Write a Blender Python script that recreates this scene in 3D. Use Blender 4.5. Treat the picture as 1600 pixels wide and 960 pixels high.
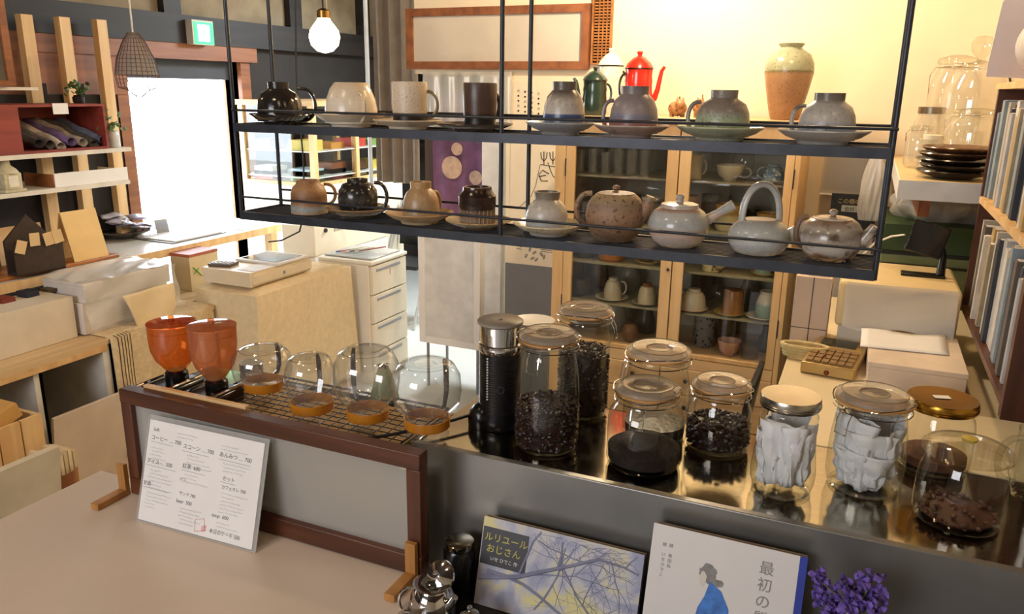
import bpy, math, random
from mathutils import Vector, Matrix
random.seed(7)
S=bpy.context.scene
for o in list(bpy.data.objects): bpy.data.objects.remove(o)
R_=math.radians; PI=math.pi
# ---------------- camera ----------------
F=1233.; TH=R_(15.4); PS=R_(23.8); RO=R_(.8); CP=Vector((0,0,1.55))
fh=Vector((-math.sin(PS),math.cos(PS),0)); r0=Vector((math.cos(PS),math.sin(PS),0)); zz=Vector((0,0,1))
FW=fh*math.cos(TH)-zz*math.sin(TH); u0=fh*math.sin(TH)+zz*math.cos(TH)
CR=r0*math.cos(RO)+u0*math.sin(RO); CU=-r0*math.sin(RO)+u0*math.cos(RO)
cam=bpy.data.cameras.new('camera'); co=bpy.data.objects.new('camera',cam); S.collection.objects.link(co)
M=Matrix((CR,CU,-FW)).transposed().to_4x4(); M.translation=CP; co.matrix_world=M
cam.sensor_width=36; cam.lens=F/1600*36; cam.clip_start=.02; cam.clip_end=200
cam.dof.use_dof=False
S.camera=co
# ---------------- world, lights, exposure ----------------
W=bpy.data.worlds.new('sky'); S.world=W; W.use_nodes=True
bg=W.node_tree.nodes['Background']; bg.inputs[0].default_value=(.80,.90,1,1); bg.inputs[1].default_value=9.0
S.view_settings.view_transform='Standard'; S.view_settings.look='None'; S.view_settings.gamma=1
S.view_settings.use_curve_mapping=False; S.view_settings.exposure=0.85
def area(name,loc,target,sx,sy,power,col):
    l=bpy.data.lights.new(name,'AREA'); l.shape='RECTANGLE'; l.size=sx; l.size_y=sy; l.energy=power; l.color=col
    o=bpy.data.objects.new(name,l); S.collection.objects.link(o); o.location=loc
    o.rotation_euler=(Vector(target)-Vector(loc)).to_track_quat('-Z','Y').to_euler(); return o
def point(name,loc,power,col,r=.05):
    l=bpy.data.lights.new(name,'POINT'); l.energy=power; l.color=col; l.shadow_soft_size=r
    o=bpy.data.objects.new(name,l); S.collection.objects.link(o); o.location=loc; return o
WARM=(1,.66,.33)
area('window_daylight',(-1.6,-2.2,1.9),(-.9,1.4,.7),1.6,1.2,38,(.97,.96,1))
for q,e in (((-2.0,1.9,2.25),5),((-1.2,.7,2.25),5),((-.3,.2,2.25),4.5),((.4,.9,2.25),3),((-2.9,1.2,2.25),4)): point('ceiling_bulb_light',q,e,(1,.74,.46),.05)
point('spot_over_cabinet',(-.74,2.86,2.18),31,(1,.78,.52),.05)
point('lamp_over_right_table',(-.1,2.3,2.28),12,(1,.68,.36),.05)
area('back_room_light',(-2.2,4.9,2.25),(-2.1,3.9,0),.6,.6,42,(.88,.95,1))
# ---------------- helpers ----------------
def at(px,py,x=None,y=None,z=None):
    d=FW+CR*((px-800)/F)-CU*((py-480)/F)
    t=(x-CP.x)/d.x if x is not None else (y-CP.y)/d.y if y is not None else (z-CP.z)/d.z
    return CP+d*t
def depth(p): return (Vector(p)-CP).dot(FW)
class MB:
    def __init__(s): s.v=[]; s.f=[]
    def box(s,x0,x1,y0,y1,z0,z1,m=None):
        b=len(s.v); P=[(x0,y0,z0),(x1,y0,z0),(x1,y1,z0),(x0,y1,z0),(x0,y0,z1),(x1,y0,z1),(x1,y1,z1),(x0,y1,z1)]
        s.v+=[tuple(m@Vector(p)) if m else p for p in P]
        s.f+=[tuple(b+i for i in q) for q in ((0,3,2,1),(4,5,6,7),(0,1,5,4),(1,2,6,5),(2,3,7,6),(3,0,4,7))]; return s
    def lathe(s,prof,n=28,c=(0,0,0),sq=1,m=None):
        b=len(s.v)
        for r,z in prof:
            for i in range(n):
                a=2*PI*i/n; ca,sa=math.cos(a),math.sin(a)
                k=r
                if sq!=1:
                    k=r/((abs(ca)**sq+abs(sa)**sq)**(1/sq))
                p=Vector((c[0]+k*ca,c[1]+k*sa,c[2]+z)); s.v.append(tuple(m@p if m else p))
        for j in range(len(prof)-1):
            for i in range(n):
                i2=(i+1)%n; s.f.append((b+j*n+i,b+j*n+i2,b+(j+1)*n+i2,b+(j+1)*n+i))
        if prof[0][0]>1e-6: s.f.append(tuple(b+i for i in range(n))[::-1])
        if prof[-1][0]>1e-6: s.f.append(tuple(b+(len(prof)-1)*n+i for i in range(n)))
        return s
    def open_lathe(s,prof,n=28,c=(0,0,0)):
        k=len(s.f); s.lathe(prof,n,c); s.f=[q for q in s.f if len(q)==4 or n==4]; return s
    def tube(s,pts,r,n=6,closed=False,flat=1):
        pts=[Vector(p) for p in pts]; L=len(pts); b=len(s.v)
        up=Vector((0,0,1))
        for i,p in enumerate(pts):
            a=pts[i-1] if (i>0 or closed) else p; c=pts[(i+1)%L] if (i<L-1 or closed) else p
            t=(c-a).normalized() if (c-a).length>1e-9 else Vector((0,0,1))
            if i==0:
                q=up if abs(t.dot(up))<.95 else Vector((1,0,0)); e1=t.cross(q).normalized()
            else:
                e1=(e1-t*e1.dot(t)); e1=e1.normalized() if e1.length>1e-6 else t.cross(up).normalized()
            e2=t.cross(e1).normalized()
            rr=r[i] if isinstance(r,(list,tuple)) else r
            for j in range(n):
                w=2*PI*j/n; s.v.append(tuple(p+e1*rr*flat*math.cos(w)+e2*rr*math.sin(w)))
        for i in range(L if closed else L-1):
            for j in range(n):
                j2=(j+1)%n; i2=(i+1)%L; s.f.append((b+i*n+j,b+i*n+j2,b+i2*n+j2,b+i2*n+j))
        if not closed:
            s.f.append(tuple(b+j for j in range(n))[::-1]); s.f.append(tuple(b+(L-1)*n+j for j in range(n)))
        return s
    def ball(s,c,r,n=8,sc=(1,1,1),m=None):
        mm=Matrix.Translation(c)@(m or Matrix())@Matrix.Diagonal((*sc,1))
        return s.lathe([(r*math.sin(PI*i/n)+1e-7,-r*math.cos(PI*i/n)) for i in range(n+1)],n=max(6,n),m=mm)
    def sheet(s,nx,ny,fn):
        b=len(s.v)
        for j in range(ny+1):
            for i in range(nx+1): s.v.append(tuple(fn(i/nx,j/ny)))
        for j in range(ny):
            for i in range(nx): q=b+j*(nx+1)+i; s.f.append((q,q+1,q+nx+2,q+nx+1))
        return s
    def prism(s,poly,d,m=None):   # poly in xz, extruded along y by d
        b=len(s.v); n=len(poly)
        for y in (0,d):
            for p in poly:
                q=Vector((p[0],y,p[1])); s.v.append(tuple(m@q if m else q))
        s.f.append(tuple(range(b,b+n))); s.f.append(tuple(range(b+2*n-1,b+n-1,-1)))
        for i in range(n): i2=(i+1)%n; s.f.append((b+i,b+n+i,b+n+i2,b+i2))
        return s
    def build(s,name,mat,parent=None,loc=None,rot=None,smooth=True,bev=0,sub=0,solid=0):
        me=bpy.data.meshes.new(name); me.from_pydata(s.v,[],s.f); me.update()
        me.materials.append(mat)
        o=bpy.data.objects.new(name,me); S.collection.objects.link(o)
        if loc is not None: o.location=loc
        if rot is not None: o.rotation_euler=rot
        if parent: o.parent=parent
        if solid: q=o.modifiers.new('s','SOLIDIFY'); q.thickness=solid
        if bev: q=o.modifiers.new('b','BEVEL'); q.width=bev; q.segments=2; q.limit_method='ANGLE'
        if sub: q=o.modifiers.new('d','SUBSURF'); q.levels=sub; q.render_levels=sub
        if smooth:
            for p in me.polygons: p.use_smooth=True
            if not sub:
                try: me.set_sharp_from_angle(angle=R_(38))
                except Exception: pass
        return o
def tag(o,label=None,cat=None,group=None,kind=None):
    if label: o['label']=label
    if cat: o['category']=cat
    if group: o['group']=group
    if kind: o['kind']=kind
    return o
def thing(name,label,cat,loc=(0,0,0),rz=0,group=None):
    o=bpy.data.objects.new(name,None); S.collection.objects.link(o); o.empty_display_size=.05
    o.location=loc; o.rotation_euler=(0,0,rz); return tag(o,label,cat,group)
def B(x0,x1,y0,y1,z0,z1,m=None): return MB().box(x0,x1,y0,y1,z0,z1,m)
def struct(o): o['kind']='structure'; return o
def stuff(o): o['kind']='stuff'; return o
# ---------------- materials ----------------
def hexc(h):
    h=h.lstrip('#'); c=[int(h[i:i+2],16)/255 for i in (0,2,4)]
    return tuple((x/12.92 if x<=.04045 else ((x+.055)/1.055)**2.4) for x in c)+(1,)
_m={}
def mat(name,col,rough=.5,metal=0,var=.12,scale=12,bump=0,col2=None,spec=.5,stretch=None,emit=0,trans=0,coat=0,detail=3,sheen=0):
    if name in _m: return _m[name]
    m=bpy.data.materials.new(name); m.use_nodes=True; nt=m.node_tree; p=nt.nodes['Principled BSDF']; N=nt.nodes.new; L=nt.links.new
    c=hexc(col) if isinstance(col,str) else col
    p.inputs['Roughness'].default_value=rough; p.inputs['Metallic'].default_value=metal
    p.inputs['Specular IOR Level'].default_value=spec; p.inputs['Coat Weight'].default_value=coat
    p.inputs['Transmission Weight'].default_value=trans
    tc=N('ShaderNodeTexCoord'); mp=N('ShaderNodeMapping'); L(tc.outputs['Object'],mp.inputs[0])
    if stretch: mp.inputs['Scale'].default_value=stretch
    nz=N('ShaderNodeTexNoise'); nz.inputs['Scale'].default_value=scale; nz.inputs['Detail'].default_value=detail; L(mp.outputs[0],nz.inputs[0])
    mr=N('ShaderNodeMapRange'); mr.inputs[1].default_value=.35; mr.inputs[2].default_value=.65; L(nz.outputs[0],mr.inputs[0])
    mx=N('ShaderNodeMix'); mx.data_type='RGBA'; L(mr.outputs[0],mx.inputs[0])
    c2=hexc(col2) if col2 else tuple(max(0,x*(1-var)) for x in c[:3])+(1,)
    if not col2: c=tuple(min(1,x*(1+var*.5)) for x in c[:3])+(1,)
    mx.inputs[6].default_value=c; mx.inputs[7].default_value=c2; L(mx.outputs[2],p.inputs['Base Color'])
    if bump:
        b=N('ShaderNodeBump'); b.inputs['Strength'].default_value=bump; b.inputs['Distance'].default_value=.01; L(nz.outputs[0],b.inputs['Height']); L(b.outputs[0],p.inputs['Normal'])
    if emit: p.inputs['Emission Color'].default_value=c; p.inputs['Emission Strength'].default_value=emit
    _m[name]=m; return m
def ceramic(name,stops,rough=.28,speck=.25,sscale=90,scolor='3a2c20',bump=.08,wob=.06):
    """stops: (height 0..1, colour) glaze bands along the object's own height"""
    if name in _m: return _m[name]
    m=bpy.data.materials.new(name); m.use_nodes=True; nt=m.node_tree; p=nt.nodes['Principled BSDF']; N=nt.nodes.new; L=nt.links.new
    tc=N('ShaderNodeTexCoord'); sx=N('ShaderNodeSeparateXYZ'); L(tc.outputs['Generated'],sx.inputs[0])
    n1=N('ShaderNodeTexNoise'); n1.inputs['Scale'].default_value=22; n1.inputs['Detail'].default_value=4; L(tc.outputs['Object'],n1.inputs[0])
    a=N('ShaderNodeMath'); a.operation='MULTIPLY_ADD'; L(n1.outputs[0],a.inputs[0]); a.inputs[1].default_value=wob*2; 
    s=N('ShaderNodeMath'); s.operation='SUBTRACT'; L(sx.outputs[2],s.inputs[0]); s.inputs[1].default_value=wob; L(s.outputs[0],a.inputs[2])
    cr=N('ShaderNodeValToRGB'); L(a.outputs[0],cr.inputs[0]); e=cr.color_ramp.elements
    e[0].position=stops[0][0]; e[0].color=hexc(stops[0][1]); e[1].position=stops[-1][0]; e[1].color=hexc(stops[-1][1])
    for q,c in stops[1:-1]: k=e.new(q); k.color=hexc(c)
    n2=N('ShaderNodeTexNoise'); n2.inputs['Scale'].default_value=sscale*2.6; n2.inputs['Detail'].default_value=5; L(tc.outputs['Object'],n2.inputs[0])
    mr=N('ShaderNodeMapRange'); mr.inputs[1].default_value=.56; mr.inputs[2].default_value=.70; mr.inputs[4].default_value=speck*2; L(n2.outputs[0],mr.inputs[0])
    mx=N('ShaderNodeMix'); mx.data_type='RGBA'; L(mr.outputs[0],mx.inputs[0]); L(cr.outputs[0],mx.inputs[6]); mx.inputs[7].default_value=hexc(scolor)
    L(mx.outputs[2],p.inputs['Base Color']); p.inputs['Roughness'].default_value=rough
    b=N('ShaderNodeBump'); b.inputs['Strength'].default_value=bump; b.inputs['Distance'].default_value=.004; L(n2.outputs[0],b.inputs['Height']); L(b.outputs[0],p.inputs['Normal'])
    _m[name]=m; return m
def wood(name,c1,c2,rough=.5,scale=9,axis=0,bump=.15):
    st=[22,22,22]; st[axis]=1.5
    return mat(name,c1,rough,scale=scale*.12,col2=c2,stretch=tuple(s for s in st),bump=bump,detail=6)
def glass(name,tint=(.97,.98,.96),edge=(.50,.53,.46),refl=.8,rough=.02,film=0,fcol=(.8,.8,.78)):
    """thin clear glass: see-through face on, darker and shinier towards the rim"""
    if name in _m: return _m[name]
    m=bpy.data.materials.new(name); m.use_nodes=True; nt=m.node_tree; nt.nodes.clear(); N=nt.nodes.new; L=nt.links.new
    lw=N('ShaderNodeLayerWeight'); lw.inputs[0].default_value=.35
    pw=N('ShaderNodeMath'); pw.operation='POWER'; L(lw.outputs['Facing'],pw.inputs[0]); pw.inputs[1].default_value=3.2
    mx=N('ShaderNodeMix'); mx.data_type='RGBA'; L(pw.outputs[0],mx.inputs[0]); mx.inputs[6].default_value=(*tint,1); mx.inputs[7].default_value=(*edge,1)
    t=N('ShaderNodeBsdfTransparent'); L(mx.outputs[2],t.inputs[0])
    g=N('ShaderNodeBsdfGlossy'); g.inputs['Roughness'].default_value=rough
    p4=N('ShaderNodeMath'); p4.operation='POWER'; L(lw.outputs['Facing'],p4.inputs[0]); p4.inputs[1].default_value=3.0
    k=N('ShaderNodeMath'); k.operation='MULTIPLY_ADD'; L(p4.outputs[0],k.inputs[0]); k.inputs[1].default_value=.55*refl; k.inputs[2].default_value=.085*refl; k.use_clamp=True
    ms=N('ShaderNodeMixShader'); L(k.outputs[0],ms.inputs[0]); L(t.outputs[0],ms.inputs[1]); L(g.outputs[0],ms.inputs[2])
    last=ms
    if film:
        d=N('ShaderNodeBsdfDiffuse'); d.inputs[0].default_value=(*fcol,1); m2=N('ShaderNodeMixShader'); m2.inputs[0].default_value=film
        L(ms.outputs[0],m2.inputs[1]); L(d.outputs[0],m2.inputs[2]); last=m2
    o=N('ShaderNodeOutputMaterial'); L(last.outputs[0],o.inputs[0]); _m[name]=m; return m
GL=glass('clear_glass'); GLT=glass('thick_glass',(.95,.95,.92),(.55,.56,.48),1.1); AMB=glass('amber_plastic',(.90,.47,.20),(.42,.12,.03),.8,.02,.10,(.55,.2,.06)); AMB2=glass('cloudy_amber_plastic',(.88,.50,.27),(.5,.18,.07),.8,.08,.32,(.62,.27,.12))
PANE=glass('window_pane',(.93,.94,.92),(.7,.7,.68),.5); FROST=glass('cloudy_pane',(.85,.85,.81),(.6,.6,.58),1.6,.16,.26,(.85,.82,.76)); LITGL=glass('lamplit_film_glass',(.95,.95,.92),(.6,.6,.54),1.3,.03,.20,(.85,.80,.68)); TUMB=glass('tumbler_glass',(.95,.95,.93),(.6,.6,.56),1.6,.03,.10,(.8,.78,.72)); FILM=glass('clear_film',(.94,.94,.93),(.8,.8,.8),.9,.12,.25)  # pale film paints lamplight into lids and shelf jars, reflections into tumblers
BAG=glass('thin_poly_bag',(.92,.91,.89),(.85,.84,.82),.9,.22,.40)
WHITE=mat('white_paint','e6e4e0',.45,var=.01); CREAM=mat('cream_plastic','e9e0cc',.4,var=.04); PAPER=mat('white_paper','e9e7e4',.7,var=.03)
WALLM=mat('cream_plaster','efe0c4',.85,var=.05,scale=5,bump=.1); PLAST=mat('tan_plaster','8f8068',.9,var=.2,scale=8,bump=.2)
DARKW=wood('smoked_dark_wood','241c17','120d0b',.6,axis=1); ORW=wood('orange_stained_wood','955a2f','784422',.5,axis=1)
PALEW=wood('pale_pine','e2c08c','cfa56d',.5,axis=2); PALEWX=wood('pale_pine_across','ddb984','c79c66',.5,axis=0); BOXW=wood('plywood','d7bd95','c2a377',.6,axis=1)
CABW=wood('cabinet_pine','e6c38d','d3a86e',.42,axis=2); CABWX=wood('cabinet_pine_across','e3c190','cfa878',.42,axis=0); REDW=wood('red_brown_wood','643821','42210f',.4,axis=0); REDWZ=wood('red_brown_wood_upright','643821','3f1f10',.4,axis=2)
STEEL=mat('brushed_steel','a39c8c',.11,1,var=.08,scale=3,stretch=(2,40,2)); STEELD=mat('dull_steel_panel','94938f',.36,.75,var=.18,scale=4,bump=.04)
APRON=mat('steel_apron','a9a69e',.3,.9,var=.15,scale=5); CHROME=mat('chrome','d9d9d9',.06,1,var=.02); IRON=mat('blackened_iron','363940',.42,.5,var=.2,scale=30); BLK=mat('black_plastic','0c0c0e',.25,var=.1); BLKM=mat('matt_black','101113',.6,var=.1)
LEDGE=mat('dark_ledge','17130f',.35,var=.2)
LINEN=mat('natural_linen','d3bd97',.9,var=.12,scale=60,bump=.3); LINEN2=mat('beige_cotton','e3cfa8',.9,var=.06,scale=40,bump=.2); DOT=mat('dark_ink','2b2724',.8,var=.05)
TABLEM=mat('white_table_top','dcc9b6',.32,var=.03,scale=3); FLOORM=mat('pale_floor','cfd0cc',.4,var=.06,scale=2)
BEAN=mat('roasted_coffee','2a1710',.38,var=.45,scale=70,bump=.3); GOLD=mat('gold_lid','b98a35',.25,1,var=.1); RUBBER=mat('orange_rubber','a86a38',.5)
# ================= the room =================
H=2.45
struct(B(-3.8,2.6,-2.6,6.2,-.06,0).build('floor',FLOORM))
struct(B(-3.8,2.6,-2.6,6.2,H,H+.06).build('ceiling',mat('smoky_ceiling','3a2e24',.8)))
XW=-3.6; DY0,DY1,DT=3.09,3.93,1.75
# left wall with the doorway
w=MB(); w.box(XW-.1,XW,-2.6,DY0,0,DT).box(XW-.1,XW,DY1,6.1,0,DT).box(XW-.1,XW,-2.6,6.1,DT,1.93)
struct(w.build('wall_left',mat('charred_wall','231d1a',.75,var=.25,scale=6,bump=.2)))
struct(B(XW-.1,XW+.005,-2.6,6.1,1.93,H).build('wall_left_upper',PLAST))
w=struct(B(XW,XW+.06,-2.6,6.0,1.775,1.925).build('trim_1',DARKW))
for k,y in enumerate((1.95,2.42,3.36,4.4,5.2)):
    struct(B(XW,XW+.05,y,y+.12,1.925,H).build('trim_%d'%(k+2),DARKW))
struct(B(XW,XW+.05,-.5,4.06,1.69,1.775).build('trim_7',ORW))
struct(B(XW,XW+.04,2.3,3.08,1.50,1.69).build('trim_8',ORW))
d=struct(B(XW-.12,XW+.03,DY0-.07,DY0,0,1.69).build('door_1',ORW))
B(XW-.12,XW+.03,DY1,DY1+.08,0,1.69).build('door_jamb',ORW,d); B(XW-.11,XW-.04,DY0-.01,DY1+.01,1.585,1.76).build('transom_board',mat('slate_board','33363d',.6),d)
g=struct(B(-16,XW-.1,-6,14,-.05,0).build('outside_ground',mat('pale_gravel','cfcdc6',.9,var=.06)))
# back wall (cream) with its left end, far dark wall, right wall, walls behind the viewer
YB=3.5
struct(MB().box(-1.585,.6,YB,YB+.1,0,H).box(-2.08,-1.585,YB,YB+.1,1.62,H).build('wall_back',WALLM))
struct(B(-3.7,-1.485,6.0,6.1,0,H).build('wall_far',mat('dark_far_wall','2a231d',.7,var=.3,scale=3)))
struct(B(-1.585,-1.485,YB+.1,6.0,0,H).build('wall_passage',WALLM))
struct(B(.56,.66,1.9,YB,0,H).build('wall_right',WALLM))
struct(B(.56,2.6,1.8,1.9,0,H).build('wall_right_return',WALLM))
struct(B(2.5,2.6,-2.6,1.8,0,H).build('wall_right_front',WALLM))
struct(B(-3.8,2.6,-2.7,-2.6,0,H).build('wall_front',mat('pale_plaster','d5cfc4',.8)))
# dark window in the far wall behind the bulb
fw_=struct(MB().box(-3.55,-2.1,5.90,5.95,1.05,1.10).box(-3.55,-2.1,5.90,5.95,2.0,2.05).box(-3.55,-3.5,5.90,5.95,1.1,2.0).box(-2.15,-2.1,5.90,5.95,1.1,2.0).build('window_1',DARKW))
B(-3.5,-2.15,5.93,5.935,1.1,2.0).build('pane',mat('night_glass','1a1512',.08,spec=.8),fw_)
# ================= white customer table =================
t=thing('white_table','low white table top in front of the wooden window frame','table',(0,0,0))
B(-1.585,-.655,.15,1.172,.625,.66).build('tabletop',TABLEM,t,bev=.004)
for x in (-1.5,-.75):
    for y in (.25,1.1): B(x-.03,x+.03,y-.03,y+.03,0,.625).build('leg',WHITE,t)
t=thing('dark_ledge','dark low ledge carrying the picture books, chrome milk pot and flowers','ledge',(0,0,0)); B(-.645,.55,.80,1.215,.58,.62).build('ledge_top',LEDGE,t)
for x in (-.62,.5): B(x,x+.03,.85,.88,0,.58).build('leg',LEDGE,t); B(x,x+.03,1.15,1.18,0,.58).build('leg',LEDGE,t)
# ================= steel worktop =================
t=thing('worktop','stainless steel kitchen worktop carrying the coffee jars and the wire rack','counter',(0,0,0))
B(-1.47,-.765,1.165,1.43,.83,.86).build('top_plate',STEEL,t,bev=.002); B(-.765,.55,1.25,1.60,.83,.86).build('top_plate',STEEL,t,bev=.002)
B(-1.47,-.70,1.18,1.20,.0,.83).build('apron',APRON,t)
for x,y in ((-1.42,1.38),(-.8,1.38),(.5,1.55),(-.6,1.55)): B(x-.02,x+.02,y-.02,y+.02,0,.83).build('leg',STEEL,t)
o=B(-.745,.55,1.222,1.238,.40,.882).build('steel_panel',STEELD,t,bev=.002); o['label']='dull grey metal upstand behind the leaning picture books'
# ================= window sash standing on the table =================
t=thing('window_sash','dark reddish wooden window frame with a cloudy pane standing on the white table','frame',(0,0,0))
x0,x1,y0,y1,z0,z1=-1.425,-.672,1.12,1.15,.662,.913
B(x0,x1,y0,y1,z1-.032,z1).build('top_rail',REDW,t,bev=.002); B(x0,x1,y0,y1,z0,z0+.04).build('bottom_rail',REDW,t,bev=.002)
B(x0,x0+.03,y0+.001,y1-.001,z0+.04,z1-.032).build('stile',REDWZ,t,bev=.002); B(x1-.03,x1,y0+.001,y1-.001,z0+.04,z1-.032).build('stile',REDWZ,t,bev=.002)
B(x0+.03,x1-.03,1.133,1.136,z0+.04,z1-.032).build('pane',FROST,t)
o=B(-1.385,-1.10,1.151,1.163,.889,.918).build('wooden_batten',PALEWX,bev=.001); tag(o,'short pale batten lying along the back of the wooden frame top','batten')
for i,(x,lab) in enumerate(((-1.437,'pale wooden foot bracket clipped to the left end of the window frame'),(-.69,'pale wooden foot bracket clipped to the right end of the window frame'))):
    t=thing('foot_bracket',lab,'bracket',(x,1.119,.661)); k=wood('bracket_wood','c48d4c','a8743a',.5,axis=2)
    B(-.010,.012,-.012,-.0005,0,.075).build('upright',k,t,bev=.001); B(-.010,.012,-.085,-.0125,0,.014).build('foot',k,t,bev=.001)
# ================= hanging rack =================
RY0,RY1=1.498,1.645; RX0,RX1=-1.392,.036; ZU,ZL=1.461,1.250
t=thing('hanging_rack','black iron two-tier rack hung from the ceiling, full of cups and teapots','rack',(0,0,0))
for zz_,nm in ((ZU,'upper'),(ZL,'lower')):
    f=MB().box(RX0,RX1,RY0-.003,RY0+.003,zz_-.016,zz_+.003).box(RX0,RX1,RY1-.003,RY1+.003,zz_-.016,zz_+.003).box(RX0-.003,RX0+.003,RY0,RY1,zz_-.016,zz_+.003).box(RX1-.003,RX1+.003,RY0,RY1,zz_-.016,zz_+.003)
    f.box(RX0,RX1,RY0-.006,RY0-.003,zz_-.016,zz_+.003).box(RX0,RX1,RY0,RY0+.012,zz_-.003,zz_+.001)
    fo=f.build('shelf_frame',IRON,t)
    wg=MB()
    for k in range(10): wg.tube([(RX0,RY0+.016+k*.0135,zz_-.0020),(RX1,RY0+.016+k*.0135,zz_-.0020)],.0018,6)
    for k in range(7): wg.box(RX0+.23*k,RX0+.23*k+.012,RY0,RY1,zz_-.008,zz_-.005)
    wg.build('wire_slats',IRON,fo,smooth=True); stuff(bpy.context.scene.objects[-1]) if 0 else None
    fo.children[0]['kind']='stuff'
for x in (RX0,(RX0+RX1)/2-.012,RX1):
    for y in (RY0,RY1): MB().tube([(x,y,ZL-.015),(x,y,H)],.0048,10).build('hanging_rod',IRON,t)
for zr in (ZU+.034,ZL+.040):
    MB().tube([(RX0,RY0-.006,zr),(RX1+.006,RY0-.006,zr)],.0028,8).build('guard_rail',IRON,t)
    MB().tube([(RX0,RY1+.006,zr),(RX1,RY1+.006,zr)],.0028,8).build('guard_rail',IRON,t)
# -------- crockery builders --------
def handle_mb(r,zc,h,out,th,ang,n=12,z_tilt=0,flat=1.3):
    """C handle on radius r, centred at zc, height h, reaching out; ang = direction"""
    pts=[]
    for i in range(n+1):
        a=-PI/2+PI*i/n
        d=r*.93+out*max(0,math.cos(a))**.7; pts.append(Vector((d*math.cos(ang),d*math.sin(ang),zc+h/2*math.sin(a)+z_tilt*math.cos(a))))
    return MB().tube(pts,th,8)
CY=1.572
IMR=PS  # image-right direction in the room
def saucer(px,wpx,z,m,lab,y=CY,grp='saucers on the hanging rack',deep=1,nm='saucer'):
    p=at(px,150,y=y); x=p.x; R=wpx*depth((x,y,z))/F/2; h=R*.30*deep
    prof=[(0,.004),(R*.50,.004),(R*.48,0),(R*.53,0),(R*.55,.006),(R*.80,h*.55),(R,h),(R*.985,h+.0025),(R*.78,h*.62+.003),(R*.5,.0085),(0,.0085)]
    o=MB().lathe(prof,40).build(nm,m,None,(x,y,z)); tag(o,lab,'saucer',grp); return x,y,z+.0085
def inv_cup(px,wpx,hpx,z,m,lab,foot=.5,y=CY,hand=None,prof=None,grp='cups turned upside down on the rack',nm='teacup',hm=None,footm=None,cat='cup',ht=.004):
    p=at(px,150,y=y); x=p.x; dd=depth((x,y,z)); R=wpx*dd/F/2; Hh=hpx*dd/F/math.cos(TH)*1.0
    t=thing(nm,lab,cat,(x,y,z),0,grp)
    P=prof or [(1,0),(1.0,.06),(.985,.3),(.93,.52),(.80,.70),(foot+.05,.80),(foot,.83),(foot*1.02,1.0)]
    fz=P[-1][1]*Hh; fr=P[-1][0]*R
    pr=[(R*.9,.0)]+[(a*R,b*Hh) for a,b in P]+[(fr*.82,fz),(fr*.78,fz-.005),(0,fz-.005)]
    MB().lathe(pr,40).build('cup_body',m,t)
    if hand:
        ang,zc,hh,out=hand; handle_mb(R*.9,zc*Hh,hh*Hh,out*R,ht,ang).build('handle',hm or m,t)
    return t
RT=IMR; LT=IMR+PI
blackg=ceramic('black_glaze',[(0,'191614'),(1,'2b2723')],.15,.1)
cream=ceramic('cream_glaze',[(0,'cfc3b0'),(.5,'d8ccb8'),(1,'cbb99c')],.22,.08)
beige=ceramic('speckled_beige',[(0,'1f1a18'),(.27,'241d1a'),(.30,'c9b8a2'),(1,'cdbca6')],.4,.35,120,wob=.01)
beiges=ceramic('beige_plate',[(0,'cfc0a8'),(1,'bfae96')],.35,.1)
brown=ceramic('dark_brown_glaze',[(0,'1d1715'),(.28,'201815'),(.34,'4b362c'),(1,'46342c')],.35,.35,120,wob=.02)
browns=ceramic('brown_plate',[(0,'2c211c'),(1,'3b2c25')],.25,.2)
grybl=ceramic('grey_glaze_blue_band',[(0,'6a7a94'),(.16,'8d95a3'),(.24,'2f4070'),(.33,'3f4f78'),(.36,'b6b1a8'),(.62,'a49c90'),(.78,'5e564f'),(1,'5a524b')],.3,.2,wob=.01)
grys=ceramic('grey_plate',[(0,'8d8a84'),(.7,'8e95a0'),(1,'a8a9a6')],.3,.2)
mauve=ceramic('mauve_grey_glaze',[(0,'97706a'),(.26,'9a6f6b'),(.34,'6d7689'),(.44,'8b8283'),(.8,'7e7575'),(1,'6b6363')],.35,.15)
mauves=ceramic('mauve_plate',[(0,'8b7a75'),(.7,'a08880'),(1,'b9a596')],.3,.15)
green=ceramic('green_grey_glaze',[(0,'8fa07c'),(.3,'9dab86'),(.44,'8d9684'),(.55,'7e756b'),(.8,'7a7168'),(1,'7d776c')],.35,.35)
greens=ceramic('green_plate',[(0,'8f8d7c'),(.7,'99a38a'),(1,'b3b698')],.3,.3)
grywh=ceramic('grey_white_glaze',[(0,'a9aeb2'),(.28,'8390a3'),(.42,'aca9a4'),(.75,'a39e97'),(.85,'6f675e'),(1,'625a51')],.3,.2)
grywhs=ceramic('pale_grey_plate',[(0,'8e8b86'),(1,'b5b0a8')],.3,.15)
U=ZU+.0005; Lz=ZL+.0005
# upper shelf, left to right
x,y,z=saucer(437,96,U,blackg,'black saucer under the black cup at the left end of the upper rack shelf')
inv_cup(436,70,56,z,blackg,'glossy black upside-down cup at the left end of the upper rack shelf',.45,hand=(RT,.42,.85,.75))
x,y,z=saucer(547,113,U,cream,'cream saucer under the cream bowl on the upper rack shelf',deep=1.15)
inv_cup(548,80,59,z,cream,'plain glossy cream upside-down cup, second from left on the upper rack shelf',.55,hand=(RT-1.0,.4,.7,.5),prof=[(1,0),(1.02,.1),(1.0,.35),(.93,.6),(.78,.85),(.66,.96),(.6,1.0)])
x,y,z=saucer(636,108,U,beiges,'pale beige saucer under the speckled straight mug on the upper rack shelf',deep=.8)
inv_cup(640,55,63,z,beige,'straight speckled beige mug with a dark rim band upside down on the upper rack shelf',.9,hand=(RT,.48,.62,.72),prof=[(.95,0),(.96,.2),(.99,.6),(1,.97),(.97,1)],hm=ceramic('olive_handle',[(0,'6b5b44'),(1,'8b7a5e')]),nm='mug',cat='mug')
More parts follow.
